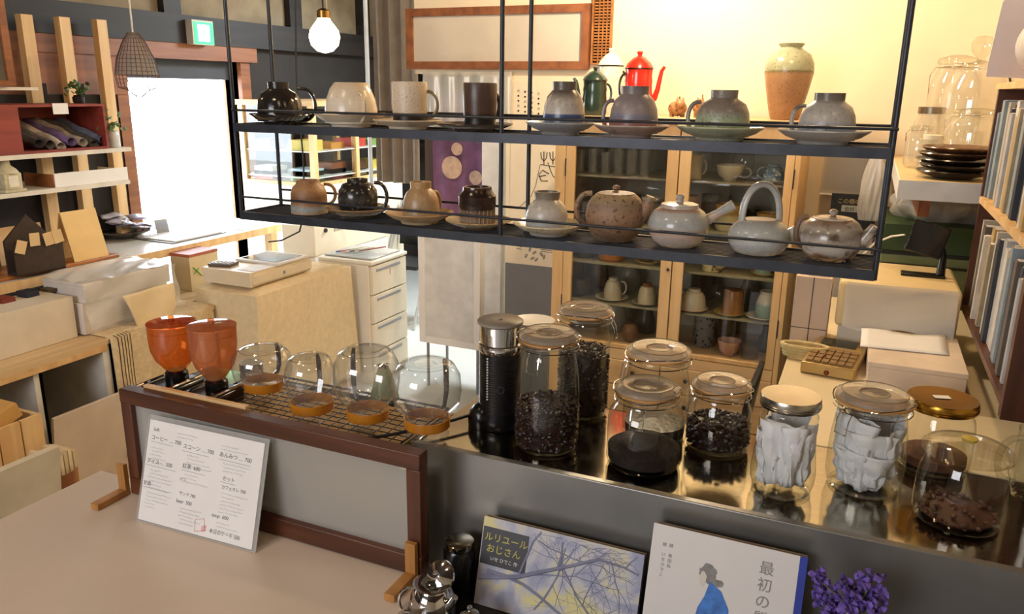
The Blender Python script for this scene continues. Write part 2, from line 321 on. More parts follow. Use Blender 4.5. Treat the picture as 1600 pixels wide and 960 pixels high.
x,y,z=saucer(741,122,U,browns,'dark brown saucer under the dark straight mug on the upper rack shelf',deep=.6)
inv_cup(750,54,65,z,brown,'straight dark brown speckled mug upside down on the upper rack shelf',.9,hand=(RT+.5,.5,.55,.4),prof=[(.92,0),(.93,.2),(.98,.6),(1,.97),(.97,1)],nm='mug',cat='mug')
x,y,z=saucer(877,108,U,grys,'grey-green saucer under the blue-banded cup on the upper rack shelf',deep=1.1)
inv_cup(882,66,71,z,grybl,'grey upside-down cup with a dark blue band near its rim on the upper rack shelf',.56,hand=(IMR+PI/2,.42,.5,.5))
x,y,z=saucer(989,118,U,mauves,'mauve saucer under the mauve-grey cup on the upper rack shelf')
inv_cup(992,76,68,z,mauve,'mauve-grey upside-down cup with its handle to the left on the upper rack shelf',.56,hand=(LT,.38,.62,.42))
x,y,z=saucer(1129,134,U,greens,'green-glazed saucer under the green and grey cup on the upper rack shelf')
inv_cup(1132,84,67,z,green,'green and grey upside-down cup with its handle to the left on the upper rack shelf',.48,hand=(LT,.40,.68,.45))
x,y,z=saucer(1293,138,U,grywhs,'pale grey saucer under the cup at the right end of the upper rack shelf')
inv_cup(1297,86,68,z,grywh,'grey-white upside-down cup with dark foot, right end of the upper rack shelf',.52,hand=(LT,.40,.66,.45))
# lower shelf
rust=ceramic('rust_banded_clay',[(0,'a98a6b'),(.18,'94a0a0'),(.3,'9a7351'),(.5,'7b5639'),(.75,'a67b52'),(1,'8a6141')],.5,.3,scolor='4b3524')
inv_cup(474,56,49,Lz,rust,'rust and blue-grey banded upside-down clay cup, left end of the lower rack shelf',.62,hand=(RT+.35,.55,.62,.62),prof=[(1,0),(1.0,.3),(.98,.6),(.86,.8),(.68,.88),(.62,1)])
dk=ceramic('black_patterned',[(0,'3f382f'),(.2,'23201f'),(.45,'3c3a36'),(.6,'262425'),(1,'2d2620')],.2,.55,45,'7d7666')
x,y,z=saucer(552,100,Lz,ceramic('dark_bronze_plate',[(0,'33302c'),(.8,'5b4d3a'),(1,'a07c50')],.25,.2),'dark saucer with a tan rim under the patterned black cup on the lower rack shelf')
inv_cup(553,62,52,z,dk,'black patterned upside-down cup with a long handle on the lower rack shelf',.5,hand=(RT,.5,.8,.62),prof=[(.82,0),(.93,.15),(1,.45),(.95,.68),(.75,.85),(.52,.9),(.52,1)],ht=.0045)
tan=ceramic('tan_glaze',[(0,'b49c76'),(.3,'9d8a6a'),(.5,'a38562'),(1,'b08d60')],.35,.25,scolor='4b3524')
x,y,z=saucer(652,106,Lz,tan,'tan saucer under the tan cup on the lower rack shelf')
inv_cup(655,58,56,z,tan,'tan upside-down cup with a dark foot on the lower rack shelf',.55,hand=(RT+.8,.4,.6,.5))
ribm=ceramic('ribbed_brown',[(0,'a58a68'),(.12,'94806a'),(.36,'7d6b5c'),(.42,'35251e'),(.9,'2a1d18'),(1,'4a3020')],.18,.1,wob=.01)
x,y,z=saucer(748,104,Lz,ceramic('brown_cream_plate',[(0,'3a2f28'),(.8,'8c7452'),(1,'b39667')],.25,.4,40),'brown and cream saucer under the ribbed cup on the lower rack shelf',deep=.8)
t=inv_cup(746,58,56,z,ribm,'dark brown upside-down cup with a ribbed pale lower half, lower rack shelf',.74,prof=[(.9,0),(.92,.3),(.95,.42),(1,.5),(1,.76),(.78,.9),(.76,1)])
rb=MB(); Rr=.046/2*1.62
bod=t.children[0]; Rr=max(v.co.x for v in bod.data.vertices); Hb=max(v.co.z for v in bod.data.vertices)
for k in range(26):
    a=2*PI*k/26; rb.tube([(Rr*.91*math.cos(a),Rr*.91*math.sin(a),.002),(Rr*.94*math.cos(a),Rr*.94*math.sin(a),Hb*.42)],.0014,5)
stuff(rb.build('ribs',ceramic('rib_cream',[(0,'a8937a'),(1,'8e7b68')],.3,.1),t))
pw=ceramic('pale_grey_blue',[(0,'c2bbae'),(.2,'a9adb0'),(.45,'bcb6ad'),(.75,'b0a89b'),(.82,'83796c'),(1,'746a5e')],.3,.15)
x,y,z=saucer(863,112,Lz,ceramic('cream_white_plate',[(0,'8d8a85'),(.8,'bdb29a'),(1,'cdbd97')],.25,.25,40),'cream saucer under the pale grey cup on the lower rack shelf')
inv_cup(859,66,58,z,pw,'pale grey upside-down cup with a wide foot on the lower rack shelf',.56,prof=[(.96,0),(1,.2),(.99,.42),(.88,.62),(.64,.76),(.56,.80),(.62,1.0)])
# -------- teapots --------
def teapot(px,wpx,hpx,m,lab,lid=True,bodyprof=None,lidm=None,knob=True,y=CY,z=Lz,cut=.62,nm='teapot'):
    x=at(px,150,y=y).x; dd=depth((x,y,z)); R=wpx*dd/F/2; Hh=hpx*dd/F/math.cos(TH)
    t=thing(nm,lab,'teapot',(x,y,z))
    P=bodyprof or [(.5,0),(.6,.01),(.82,.16),(.97,.38),(1,.55),(.95,.74),(.82,.9),(.66,.99),(.62,1)]
    MB().lathe([(a*R,b*Hh) for a,b in P]+[(P[-1][0]*R*.9,Hh-.003),(0,Hh-.003)],44).build('pot_body',m,t)
    if lid:
        l=MB().lathe([(R*cut,Hh-.002),(R*cut,Hh+.001),(R*cut*.8,Hh+.003),(R*cut*.3,Hh+.005),(0,Hh+.005)],32).build('lid',lidm or m,t)
        if knob: MB().lathe([(.005,Hh+.004),(.0045,Hh+.007),(.0075,Hh+.010),(.0075,Hh+.014),(.004,Hh+.017),(0,Hh+.017)],16).build('knob',lidm or m,l)
    return t,R,Hh
def spout(t,R,Hh,m,ang,z0,z1,out,r0_=.012,r1_=.006):
    c,s=math.cos(ang),math.sin(ang); pts=[]; rr=[]
    for i in range(7):
        u=i/6; d=R*.85+(out)*u; pts.append((d*c,d*s,z0+(z1-z0)*u**1.3)); rr.append(r0_+(r1_-r0_)*u)
    MB().tube(pts,rr,12).build('spout',m,t)
bt=ceramic('rough_brown_clay',[(0,'5b4a3a'),(.3,'7a5f47'),(.6,'96755a'),(.8,'85705c'),(1,'a58a62')],.55,.5,50,'3b2f27',.5)
t,R,Hh=teapot(970,92,70,bt,'rough brown stoneware teapot on the lower rack shelf')
handle_mb(R*.86,Hh*.66,Hh*.68,R*.50,.0055,LT).build('handle',bt,t); spout(t,R,Hh,bt,RT-.35,Hh*.5,Hh*.98,R*.32,.017,.009)
wp=ceramic('white_peach_glaze',[(0,'8e7f6c'),(.12,'b4ada5'),(.4,'bfa79a'),(.6,'a8abab'),(.9,'b3b1aa'),(1,'9a6c4c')],.18,.12,30,'6b5a4c')
t,R,Hh=teapot(1074,94,58,wp,'white and peach glazed teapot with a straight side handle on the lower rack shelf',cut=.60)
MB().lathe([(R*.63,Hh-.001),(R*.60,Hh+.007),(R*.42,Hh+.010),(.004,Hh+.011),(0,Hh+.011)],32).build('domed_lid',wp,t)
MB().lathe([(.005,Hh+.009),(.005,Hh+.014),(.008,Hh+.018),(.008,Hh+.023),(.004,Hh+.026),(0,Hh+.026)],16).build('lid_knob',wp,t)
c_,s_=math.cos(RT-.15),math.sin(RT-.15); MB().tube([(R*.85*c_,R*.85*s_,Hh*.66),(R*1.25*c_,R*1.25*s_,Hh*.88),(R*1.72*c_,R*1.72*s_,Hh*1.12)],[.012,.0085,.0105],12).build('side_handle',wp,t)
gw=ceramic('pale_celadon_grey',[(0,'a39577'),(.1,'b0b1ac'),(.5,'b7bbb9'),(.85,'a9aaa6'),(1,'96918a')],.18,.1)
t,R,Hh=teapot(1207,94,52,gw,'pale grey-white kettle-shaped teapot with a tall hoop handle on the lower rack shelf',lid=False,bodyprof=[(.62,0),(.78,.06),(.95,.28),(1,.48),(.95,.68),(.8,.86),(.58,.97),(.52,1)])
MB().lathe([(R*.5,Hh-.0035),(R*.5,Hh-.001),(0,Hh+.001)],28).build('lid',ceramic('lid_brown',[(0,'5d5248'),(1,'6e6358')],.4,.1),t)  # lid browner and darker than the pot
hp=[]
for i in range(19):
    a=PI*i/18; hp.append((R*.62*math.cos(a)*math.cos(IMR),R*.62*math.cos(a)*math.sin(IMR),Hh*.82+.078*math.sin(a)**.75))
MB().tube(hp,.0062,10,flat=1.3).build('hoop_handle',gw,t); spout(t,R,Hh,gw,RT-.25,Hh*.52,Hh*1.0,R*.62,.015,.007)
mt=ceramic('drip_glaze_brown_white',[(0,'5f4632'),(.14,'79573b'),(.24,'b8b0a6'),(.5,'bdb5ac'),(.66,'7d7468'),(.8,'a49a8c'),(1,'7a5a3c')],.2,.6,12,'5a4938',wob=.22)
t,R,Hh=teapot(1325,96,62,mt,'brown and white drip-glazed teapot at the right end of the lower rack shelf')
handle_mb(R*.86,Hh*.68,Hh*.7,R*.34,.0055,LT).build('handle',ceramic('brown_clay_handle',[(0,'5f4838'),(1,'83684e')],.4,.2),t); spout(t,R,Hh,mt,RT-.6,Hh*.45,Hh*.92,R*.40,.014,.007)
# ================= coffee gear on the worktop =================
Wz=.8605
def wire(pts,r,m=None,parent=None,nm='wire_bail',closed=False): return MB().tube(pts,r,6,closed).build(nm,m or CHROME,parent)
def surf(px,yb,wpx,z=Wz):
    """centre on the surface for something whose front foot shows at (px,yb) and is wpx wide"""
    p=at(px,yb,z=z); R=wpx*depth(p)/F/2; fwd=Vector((p.x,p.y,0)).normalized(); return p+fwd*R*.9,R
def top_h(c,R,px,yt):
    fwd=Vector((c.x,c.y,0)).normalized(); q=c+fwd*R*.9; d=CR*((px-800)/F)-CU*((yt-480)/F)+FW
    k=math.hypot(q.x,q.y)/math.hypot(d.x,d.y); return CP.z+d.z*k-c.z
def beans(R,z0,z1,n,parent,sq=1,nm='coffee_beans',br=.0058,prof=None,m=None):
    mb=MB(); rnd=random.Random(n)
    mb.lathe([(R*.80,z0),(R*.90,z0+.006),(R*.90,z1-.006),(R*.6,z1-.001),(0,z1)],24,sq=sq)
    for k in range(n):
        a=rnd.uniform(0,2*PI)
        if k%5<2: r=R*.88*math.sqrt(rnd.random()); z=z1+rnd.uniform(-.002,.003)
        else: r=R*.90; z=rnd.uniform(z0+.004,z1)
        rot=Matrix.Rotation(rnd.uniform(0,PI),4,'X')@Matrix.Rotation(rnd.uniform(0,PI),4,'Z')
        mb.ball((r*math.cos(a),r*math.sin(a),z),br,4,(1,.72,.55),rot)
    o=mb.build(nm,m or BEAN,parent); return stuff(o)
def jar(px,yb,yt,wpx,lab,neck=.72,lidw=.80,style='clamp',fill=None,nm='glass_jar',body=None,sq=2.0,lid_ang=0,mt_=GL,lidm=None):
    c,R=surf(px,yb,wpx); Ht=top_h(c,R*lidw,px,yt)
    t=thing(nm,lab,'jar',(c.x,c.y,c.z),0,'storage jars along the worktop')
    hb=Ht-.022
    P=body or [(.86,0),(.97,.03),(1,.12),(1,.62),(.96,.74),(neck+.06,.90),(neck,.94),(neck,1.0)]
    MB().open_lathe([(0,.003),(R*.8,.003)]+[(a*R,b*hb) for a,b in P],40).build('glass_body',mt_,t)
    MB().lathe([(R*.80,.0005),(R*.92,.004),(R*.80,.008),(0,.006)],32).build('glass_base',GLT,t)
    if style=='clamp':
        MB().lathe([(R*(neck+.02),hb-.004),(R*(neck+.10),hb-.002),(R*(neck+.10),hb+.003),(R*(neck+.02),hb+.005)],36).build('glass_rim',GLT,t)
        MB().lathe([(R*neck,hb+.004),(R*(neck+.11),hb+.0045),(R*(neck+.11),hb+.0075),(R*neck,hb+.008)],36).build('rubber_ring',mat('pale_rubber_ring','b98a50',.5),t)
        l=MB().lathe([(R*(neck+.02),hb+.008),(R*(neck+.09),hb+.010),(R*(neck+.09),hb+.016),(R*(neck-.02),hb+.021),(R*.40,hb+.019),(R*.36,hb+.0165),(R*.12,hb+.0165),(0,hb+.018)],40).build('glass_lid',LITGL,t)
        [MB().tube([(R*q_*math.cos(2*PI*i/30),R*q_*math.sin(2*PI*i/30),hb+h_) for i in range(30)],.0007,4,True).build('lid_ring',mat('ring_brown','8a7c60',.3),l) for q_,h_ in ((.38,.0195),(neck-.04,.0215))]  # thin brown rings drawn on the lid
        rw=R*(neck+.115)
        ring=[(rw*math.cos(2*PI*i/28),rw*math.sin(2*PI*i/28),hb-.008) for i in range(28)]
        wire(ring,.0011,parent=t,closed=True,nm='wire_band')
        ca,sa=math.cos(lid_ang),math.sin(lid_ang)
        def loc(u,v,z): return (u*ca-v*sa,u*sa+v*ca,z)
        b=wire([loc(rw,-.012,hb-.008),loc(rw+.006,-.012,hb-.02),loc(rw+.010,-.012,hb-.045),loc(rw+.010,.012,hb-.045),loc(rw+.006,.012,hb-.02),loc(rw,.012,hb-.008)],.0014,parent=t,nm='clamp_lever')
        wire([loc((rw+.003)*math.cos(a_),(rw+.003)*math.sin(a_),hb+.002+.012*(1-math.cos(a_*2))/2) for a_ in [(-PI+.25)+(2*PI-.5)*i/22 for i in range(23)]],.0012,parent=t,nm='wire_bail')
    elif style=='screw':
        l=MB().lathe([(R*lidw*.98,hb+.001),(R*lidw,hb+.003),(R*lidw,hb+.017),(R*lidw*.97,hb+.021),(R*lidw*.8,hb+.0205),(0,hb+.0195)],44).build('screw_lid',lidm,t)
        rr=MB()
        for q in (.006,.010): rr.tube([(R*(lidw+.008)*math.cos(2*PI*i/36),R*(lidw+.008)*math.sin(2*PI*i/36),hb+q) for i in range(36)],.0007,5,True)
        rr.build('thread_rings',lidm,l)
    elif style=='dome':
        l=MB().lathe([(R*(neck+.10),hb),(R*(neck+.12),hb+.006),(R*(neck+.02),hb+.012),(R*.5,hb+.020),(0,hb+.024)],40).build('glass_lid',GLT,t)
        MB().lathe([(R*.16,hb+.021),(R*.18,hb+.026),(0,hb+.028)],20).build('lid_knob',mat('yellow_sticker','b9a23e',.5),l)
    if fill: fill(t,R,hb)
    return t,R,hb
tallbody=[(.80,0),(.93,.03),(.98,.12),(1,.30),(.99,.52),(.94,.70),(.86,.86),(.83,.90),(.80,.93),(.82,1.0)]
jar(853,716,505,103,'tallest front jar of dark coffee beans, right of the black milk frother',neck=.82,lidw=.9,body=tallbody,lid_ang=-PI/2-.1,fill=lambda t,R,h:beans(R*1.04,.008,h*.42,620,t))
jar(908,659,468,84,'tall clamp jar nearly full of coffee beans, standing behind the front bean jar',neck=.90,lidw=.98,body=[(.80,0),(.93,.03),(.97,.1),(.97,.75),(.92,.84),(.90,.90),(.90,1)],lid_ang=RT-.3,fill=lambda t,R,h:beans(R*1.0,.008,h*.66,520,t))
def grounds(t,R,h): 
    mb=MB().lathe([(R*.78,.008),(R*.95,.014),(R*.97,h*.26),(R*.7,h*.34),(0,h*.38)],32); stuff(mb.build('coffee_grounds',mat('ground_coffee','21140f',.8,var=.3,scale=90,bump=.4),t))
jar(1020,704,527,104,'clear clamp jar standing directly behind the square jar of ground coffee',neck=.86,lidw=.98,body=[(.84,0),(.96,.03),(1,.1),(1,.58),(.97,.7),(.88,.86),(.86,1)],lid_ang=LT+.1,fill=lambda t,R,h:stuff(MB().lathe([(R*.78,.008),(R*.9,.014),(R*.92,h*.22),(0,h*.26)],24).build('coffee_grounds',BEAN,t)))
jar(1003,748,583,120,'squat shouldered jar a third full of ground coffee, in front of the clear clamp jar',neck=.74,lidw=.84,lid_ang=-PI/2,fill=grounds,body=[(.84,0),(.96,.03),(1,.10),(1,.66),(.96,.76),(.80,.88),(.76,.92),(.76,1)])
jar(1118,716,578,101,'short clamp jar half full of coffee beans, left of the silver-lidded jar',neck=.80,lidw=.9,body=[(.88,0),(.98,.04),(1,.2),(1,.55),(.97,.68),(.84,.86),(.80,.9),(.80,1)],lid_ang=LT+.3,fill=lambda t,R,h:beans(R*1.02,.008,h*.45,330,t,br=.0064))
def papers(seed,k=9):
    def f(t,R,h):
        rnd=random.Random(seed); m=mat('filter_paper_%d'%seed,'dfe0e4',.75,var=.06)
        for i in range(k):
            a0=rnd.uniform(0,2*PI); rr=R*rnd.uniform(.62,.92); top=h*rnd.uniform(.5,.80) if i%3 else h*.9; z0=.01+rnd.random()*.02
            w_=rnd.uniform(1.2,2.2)
            def fn(u,v): 
                a=a0+w_*(u-.5)*(0.55+.45*v); r=min(R*.9,rr*(.75+.25*v)+.005*math.sin(u*9+i)+.003*math.sin(v*14+u*7+i)+.002*math.sin(u*31+v*5)); return (r*math.cos(a),r*math.sin(a),z0+(top-z0)*v*(1-.12*abs(u-.5)))
            MB().sheet(14,10,fn).build('paper_filter',m,t,solid=.0006)
    return f
silver=mat('silver_lid','b9b4a8',.25,1)
jar(1217,785,600,100,'waisted jar with a silver screw lid holding crumpled white paper',neck=.80,lidw=.92,style='screw',lidm=silver,body=[(.74,0),(.88,.03),(.98,.14),(1,.26),(.93,.48),(.86,.66),(.88,.84),(.90,.92),(.84,.96),(.84,1)],fill=papers(3,14))
jar(1343,782,592,116,'wide clamp jar packed with white paper coffee filters',neck=.88,lidw=.98,body=[(.80,0),(.93,.03),(1,.16),(1,.4),(.97,.62),(.91,.82),(.88,.9),(.88,1)],lid_ang=-PI/2-.7,fill=papers(5,18))
t,R,h=jar(1452,748,602,106,'glass jar with a gold screw lid bearing a white sticker',neck=.84,lidw=.98,style='screw',lidm=GOLD,body=[(.84,0),(.97,.04),(1,.2),(1,.7),(.95,.86),(.88,.92),(.88,1)],fill=lambda t,R,h:stuff(MB().lathe([(R*.7,.008),(R*.9,.014),(R*.9,h*.25),(0,h*.35)],24).build('brown_powder',mat('brown_powder','5a3520',.8,var=.3,scale=60),t)))
B(-.017,.012,-.008,.007,h+.0212,h+.0222,Matrix.Rotation(.3,4,'Z')).build('paper_sticker',PAPER,t)
t,R,h=jar(1488,838,662,134,'large stubby glass jar with a domed glass lid at the right front of the worktop',neck=.88,lidw=.98,style='dome',body=[(.78,0),(.93,.03),(1,.14),(1,.5),(.96,.72),(.88,.86),(.86,.9),(.90,.92),(.86,.95),(.88,1)],fill=lambda t,R,h:beans(R*.9,.008,.022,60,t,nm='leftover_beans',m=mat('reddish_beans','4c2a1a',.5,var=.3,scale=50)))
# glass mug at the right edge
c,R=surf(1618,792,84); t=thing('glass_mug','clear glass mug at the far right edge, handle facing the jars','mug',(c.x,c.y,c.z))
MB().open_lathe([(0,.006),(R*.75,.006),(R*.9,.0),(R,.02),(R,.12),(R*1.02,.125),(R*.96,.123),(R*.95,.02),(0,.012)],36).build('glass_body',GL,t)
handle_mb(R,.07,.085,R*.75,.006,LT-.1).build('handle',GLT,t)
# milk frother
c,R=surf(780,676,66); t=thing('milk_frother','black cylindrical electric milk frother with a chrome collar and grey lid','frother',(c.x,c.y,c.z)); Hf=top_h(c,R,783,488)
MB().lathe([(R*.95,.0),(R*1.02,.004),(R*1.02,.022),(R*.97,.03),(R*.97,Hf*.70),(R*.9,Hf*.70)],40).build('black_body',mat('frother_black','0d0d10',.3),t)
MB().lathe([(R*.96,Hf*.70),(R*1.03,Hf*.73),(R*1.0,Hf*.77),(R*.93,Hf*.78),(R*.95,Hf*.94),(R*.9,Hf*.94)],40).build('chrome_collar',CHROME,t)
l=MB().lathe([(R*.97,Hf*.94),(R*1.08,Hf*.955),(R*1.08,Hf*.975),(R*1.0,Hf*.985),(0,Hf*.98)],40).build('grey_lid',mat('grey_lid','8f867a',.35),t)
MB().lathe([(R*.10,Hf*.98),(R*.08,Hf*.99),(0,Hf*.99)],14).build('lid_button',mat('lid_button','6f675d',.4),l)
dt=MB(); angf=math.atan2(-c.y,-c.x)
for k in range(16):
    a=angf-.62; dt.ball((R*.99*math.cos(a),R*.99*math.sin(a),Hf*(.30+.37*k/15)),.0023,5)
dt.build('dot_row',mat('pale_dots','d8d8d8',.4),t)
wv=MB()
for k in range(26): wv.tube([(R*.975*math.cos(2*PI*i/40),R*.975*math.sin(2*PI*i/40),.04+(Hf*.66-.04)*k/25) for i in range(40)],.0008,4,True)
stuff(wv.build('ribbing',mat('ribbing_black','18181c',.35),t))
rg=[(R*1.0*math.cos(angf+.05)+.007*math.cos(2*PI*i/20)*-math.sin(angf),R*1.0*math.sin(angf+.05)+.007*math.cos(2*PI*i/20)*math.cos(angf),Hf*.40+.007*math.sin(2*PI*i/20)) for i in range(20)]
MB().tube(rg,.0006,5,True).build('round_badge',mat('badge_grey','55555a',.3),t)
fx,fy=-math.cos(IMR),-math.sin(IMR)
MB().lathe([(.030,0),(.031,.018),(.027,.036),(.016,.050),(0,.055)],28,c=(fx*R*.75,fy*R*.75-.006,0)).build('power_base',BLK,t)
s0=Vector((c.x+fx*R*1.5,c.y+fy*R*1.5,Wz+.02)); e=at(470,690,z=.876); mid=at(560,704,z=.873)
pts=[]
for i in range(25):
    u=i/24; p=s0*(1-u)**2+mid*2*u*(1-u)+e*u*u; p.z=max(.8785 if u>.1 else .87,p.z); pts.append(p-Vector(c))
MB().tube(pts,.0036,8).build('power_cord',BLKM,t)
# white saucer seen behind the frother
p=at(838,500,y=1.56); o=MB().lathe([(.0,0),(.03,0),(.045,.006),(.047,.008),(.03,.003),(0,.003)],30).build('white_dish',WHITE,None,(p.x,1.545,p.z-.004)); tag(o,'white dish seen between the milk frother and the clamp jar behind','dish')
dishz=p.z
t=thing('glass_canister','plain glass canister under the white dish behind the milk frother','canister',(p.x,1.545,Wz)); MB().open_lathe([(0,.002),(.034,.002),(.036,.01),(.036,dishz-.006-Wz),(.034,dishz-.006-Wz)],30).build('glass_body',GL,t)
# wire drying grid
t=thing('wire_grid','black wire drying grid lying over the left part of the steel worktop','rack',(0,0,0))
g=MB(); gx0,gx1,gy0,gy1,gz=-1.30,-.775,1.172,1.42,.872
for k in range(13): yy=gy0+(gy1-gy0)*k/12; g.tube([(gx0,yy,gz),(gx1,yy,gz)],.0014,5)
for k in range(22): xx=gx0+(gx1-gx0)*k/21; g.tube([(xx,gy0,gz+.002),(xx,gy1,gz+.002)],.0011,5)
stuff(g.build('wire_mesh',IRON,t))
MB().tube([(gx0,gy0,gz),(gx1,gy0,gz),(gx1,gy1,gz),(gx0,gy1,gz)],.0028,8,True).build('rim_wire',IRON,t)
for x in (gx0+.01,gx1-.01):
    for y in (gy0+.01,gy1-.01): MB().tube([(x,y,gz),(x,y,Wz)],.003,8).build('foot',IRON,t)
tr=tag(B(-1.30,-.78,1.19,1.40,.8605,.8625).build('reflection_sheet',mat('tan_reflection','c9a878',.6,var=.1),None),'thin tan sheet painting a warm reflection in the steel beneath the drying grid','mat')  # tan sheet added to imitate a warm reflection in the steel
# coffee grinders
def grinder(px,yb,wpx,ytop,lab,m,loc):
    base=at(px,yb,z=.915); dd=depth(base); R=wpx*dd/F/2; x,y=base.x,base.y
    t=thing('coffee_grinder',lab,'grinder',(x,y,Wz),0,None)
    z0=.915-Wz; q=at(px,ytop,y=y+R*.0); Hh=q.z-Wz
    B(-.048,.040,-.105,.045,0,.036).build('machine_body',mat('grinder_brown','2a1512',.22) if 'right' in lab else BLK,t,bev=.008)
    MB().tube([(-.042,-.105,.040),(-.042,.045,.040)],.0035,8).build('chrome_strip',CHROME,t); MB().tube([(.034,-.105,.040),(.034,.045,.040)],.0035,8).build('chrome_strip',CHROME,t)
    MB().lathe([(R*.48,.03),(R*.46,z0+.002),(R*.34,z0+.008)],24).build('black_neck',BLK,t)
    hh=Hh-z0
    hp=MB().open_lathe([(R*.33,z0),(R*.37,z0+hh*.05),(R*.55,z0+hh*.14),(R*.78,z0+hh*.26),(R*.92,z0+hh*.42),(R*.97,z0+hh*.62),(R*.98,z0+hh*.88)],40).build('hopper',m,t)
    MB().open_lathe([(R*.945,z0+hh*.76),(R*.965,z0+hh*.765),(R*.945,z0+hh*.77)],40).build('hopper_ring',m,hp)
    l=MB().lathe([(R*.90,z0+hh*.875),(R*1.0,z0+hh*.88),(R*1.0,z0+hh*.90),(R*.6,z0+hh*.915),(0,z0+hh*.92)],40).build('hopper_lid',m,t)
    MB().lathe([(R*.13,z0+hh*.91),(R*.11,z0+hh*.97),(R*.14,z0+hh*.985),(R*.12,z0+hh),(0,z0+hh)],16).build('lid_knob',m,l)
    return t
grinder(276,582,74,496,'left coffee grinder with a clear amber hopper',AMB,0)
grinder(338,596,74,500,'right coffee grinder with a cloudy amber hopper',AMB2,0)
c=at(322,590,z=.90); o=MB().lathe([(.0,0),(.026,0),(.028,.004),(.028,.05),(.026,.052),(0,.052)],28).build('steel_cup',CHROME,None,(c.x+.045,c.y+.10,Wz)); tag(o,'small shiny steel cup behind the two coffee grinders','cup')
# upside-down glass coffee servers with orange bands
def server(px,yt,yb,wpx,bandpx,bandy,lab,hang,op=0):
    gzz=gz+.0035; c=at(px,yb,z=gzz); R=wpx*depth(c)/F/2; fwd=Vector((c.x,c.y,0)).normalized(); rn=bandpx*depth(c)/F/2; c=c+fwd*rn*.9
    Ht=top_h(c,R*.7,px,yt); zb=.030; 
    t=thing('glass_server',lab,'coffee server',(c.x,c.y,c.z),0,'glass servers drying upside down')
    P=[(rn*.98,0),(rn*.92,.008),(rn*.90,.014),(rn*.95,.045),(R*.93,Ht*.42),(R,Ht*.62),(R*.97,Ht*.82),(R*.80,Ht*.96),(R*.6,Ht),(R*.3,Ht*.985),(0,Ht*.985)]
    MB().open_lathe(P,44).build('glass_body',glass('server_glass',(.96,.97,.96),(.66,.68,.66),1.7,.02,.05,(.85,.85,.85)),t)  # faint pale film brightens the glass in place of white highlights
    MB().tube([(R*.72*math.cos(2*PI*i/36),R*.72*math.sin(2*PI*i/36),Ht*.985) for i in range(36)],.0012,5,True).build('base_ring',GLT,t)
    z0=.018; MB().open_lathe([(rn,z0),(rn*1.02,z0+.001),(rn*1.02,z0+.019),(rn,z0+.02),(rn*.97,z0+.02),(rn*.97,z0)],40).build('orange_band',mat('amber_band','c07a1e',.25,var=.1,coat=.5),t)
    ca,sa=math.cos(hang),math.sin(hang)
    MB().tube([(rn*1.0*ca,rn*1.0*sa,z0+.01),((R+.012)*ca,(R+.012)*sa,z0+.012),((R+.024)*ca,(R+.024)*sa,Ht*.4),((R+.022)*ca,(R+.022)*sa,Ht*.72),((R+.014)*ca,(R+.014)*sa,Ht*.86)],[.005,.0055,.007,.007,.005],8,flat=.8).build('black_handle',BLK,t)
    return t
server(414,535,628,94,60,600,'glass server nearest the amber hoppers, drying upside down',PI/2+.3)
server(489,549,663,80,66,620,'smallest glass server, drying upside down second from the hoppers',IMR+PI/2)
server(576,536,676,104,66,635,'glass server third from the hoppers, drying upside down before the drawer chest',IMR+PI/2+.5)
server(668,555,692,110,72,655,'largest glass server, drying upside down beside the black milk frother',IMR+PI/2-.35)
gb=ceramic('pale_green_cone',[(0,'7f9062'),(1,'a9b083')],.2,.05)
c=at(560,640,z=Wz); t=thing('green_dripper','pale green ceramic cone standing behind the third glass server','dripper',(c.x+.02,c.y+.075,Wz+.002)); MB().lathe([(.034,0),(.032,.01),(.020,.055),(.012,.075),(.010,.078),(0,.078)],30).build('cone_body',gb,t); MB().lathe([(.012,.076),(.014,.082),(0,.085)],16).build('chrome_cap',CHROME,t)
# ================= menu, books, creamer, flowers =================
def text(s,size,loc_m,m,parent,nm='writing',ext=.0001,align='LEFT'):
    cu=bpy.data.curves.new(nm,'FONT'); cu.body=s; cu.size=size; cu.extrude=ext; cu.align_x=align
    tmp=bpy.data.objects.new(nm,cu); S.collection.objects.link(tmp)
    dg=bpy.context.evaluated_depsgraph_get(); dg.update(); me=bpy.data.meshes.new_from_object(tmp.evaluated_get(dg)); bpy.data.objects.remove(tmp)
    me.transform(loc_m); me.materials.clear(); me.materials.append(m)
    o=bpy.data.objects.new(nm,me); S.collection.objects.link(o); o.parent=parent; return o
def leaning(loc,w,h,lean,rz): # local frame: x right, y up along the sheet, z out of it
    return Matrix.Translation(loc)@Matrix.Rotation(rz,4,'Z')@Matrix.Rotation(PI/2-lean,4,'X')
INKG=mat('pen_grey','55545a',.8); INKL=mat('pen_pale_grey','9a999c',.8); INKR=mat('pen_red','c9402f',.8)
t=thing('menu_card','handwritten white menu sheet in a clear plastic sleeve leaning on the wooden frame','menu',(0,0,0))
bl=Vector((-1.318,1.045,.664)); ML=leaning(bl,.297,.21,R_(17),R_(2))
def P3(mb,M_): mb.v=[tuple(M_@Vector(v)) for v in mb.v]; return mb
P3(B(0,.297,0,.212,0,.0012),ML).build('paper_sheet',PAPER,t)
P3(B(-.005,.307,-.004,.222,-.0006,-.0001),ML).build('plastic_sleeve',FILM,t)
P3(MB().box(-.005,-.0025,-.004,.222,0,.0016).box(.3045,.307,-.004,.222,0,.0016).box(-.005,.307,-.004,-.0015,0,.0016),ML).build('sleeve_seam',FILM,t)
rnd=random.Random(4)
def tx(s,x,y,size,m=INKG): return text(s,size,ML@Matrix.Translation((x,y,.0014))@Matrix.Shear('XY',4,(0.15,0)) if 0 else ML@Matrix.Translation((x,y,.0014)),m,t)
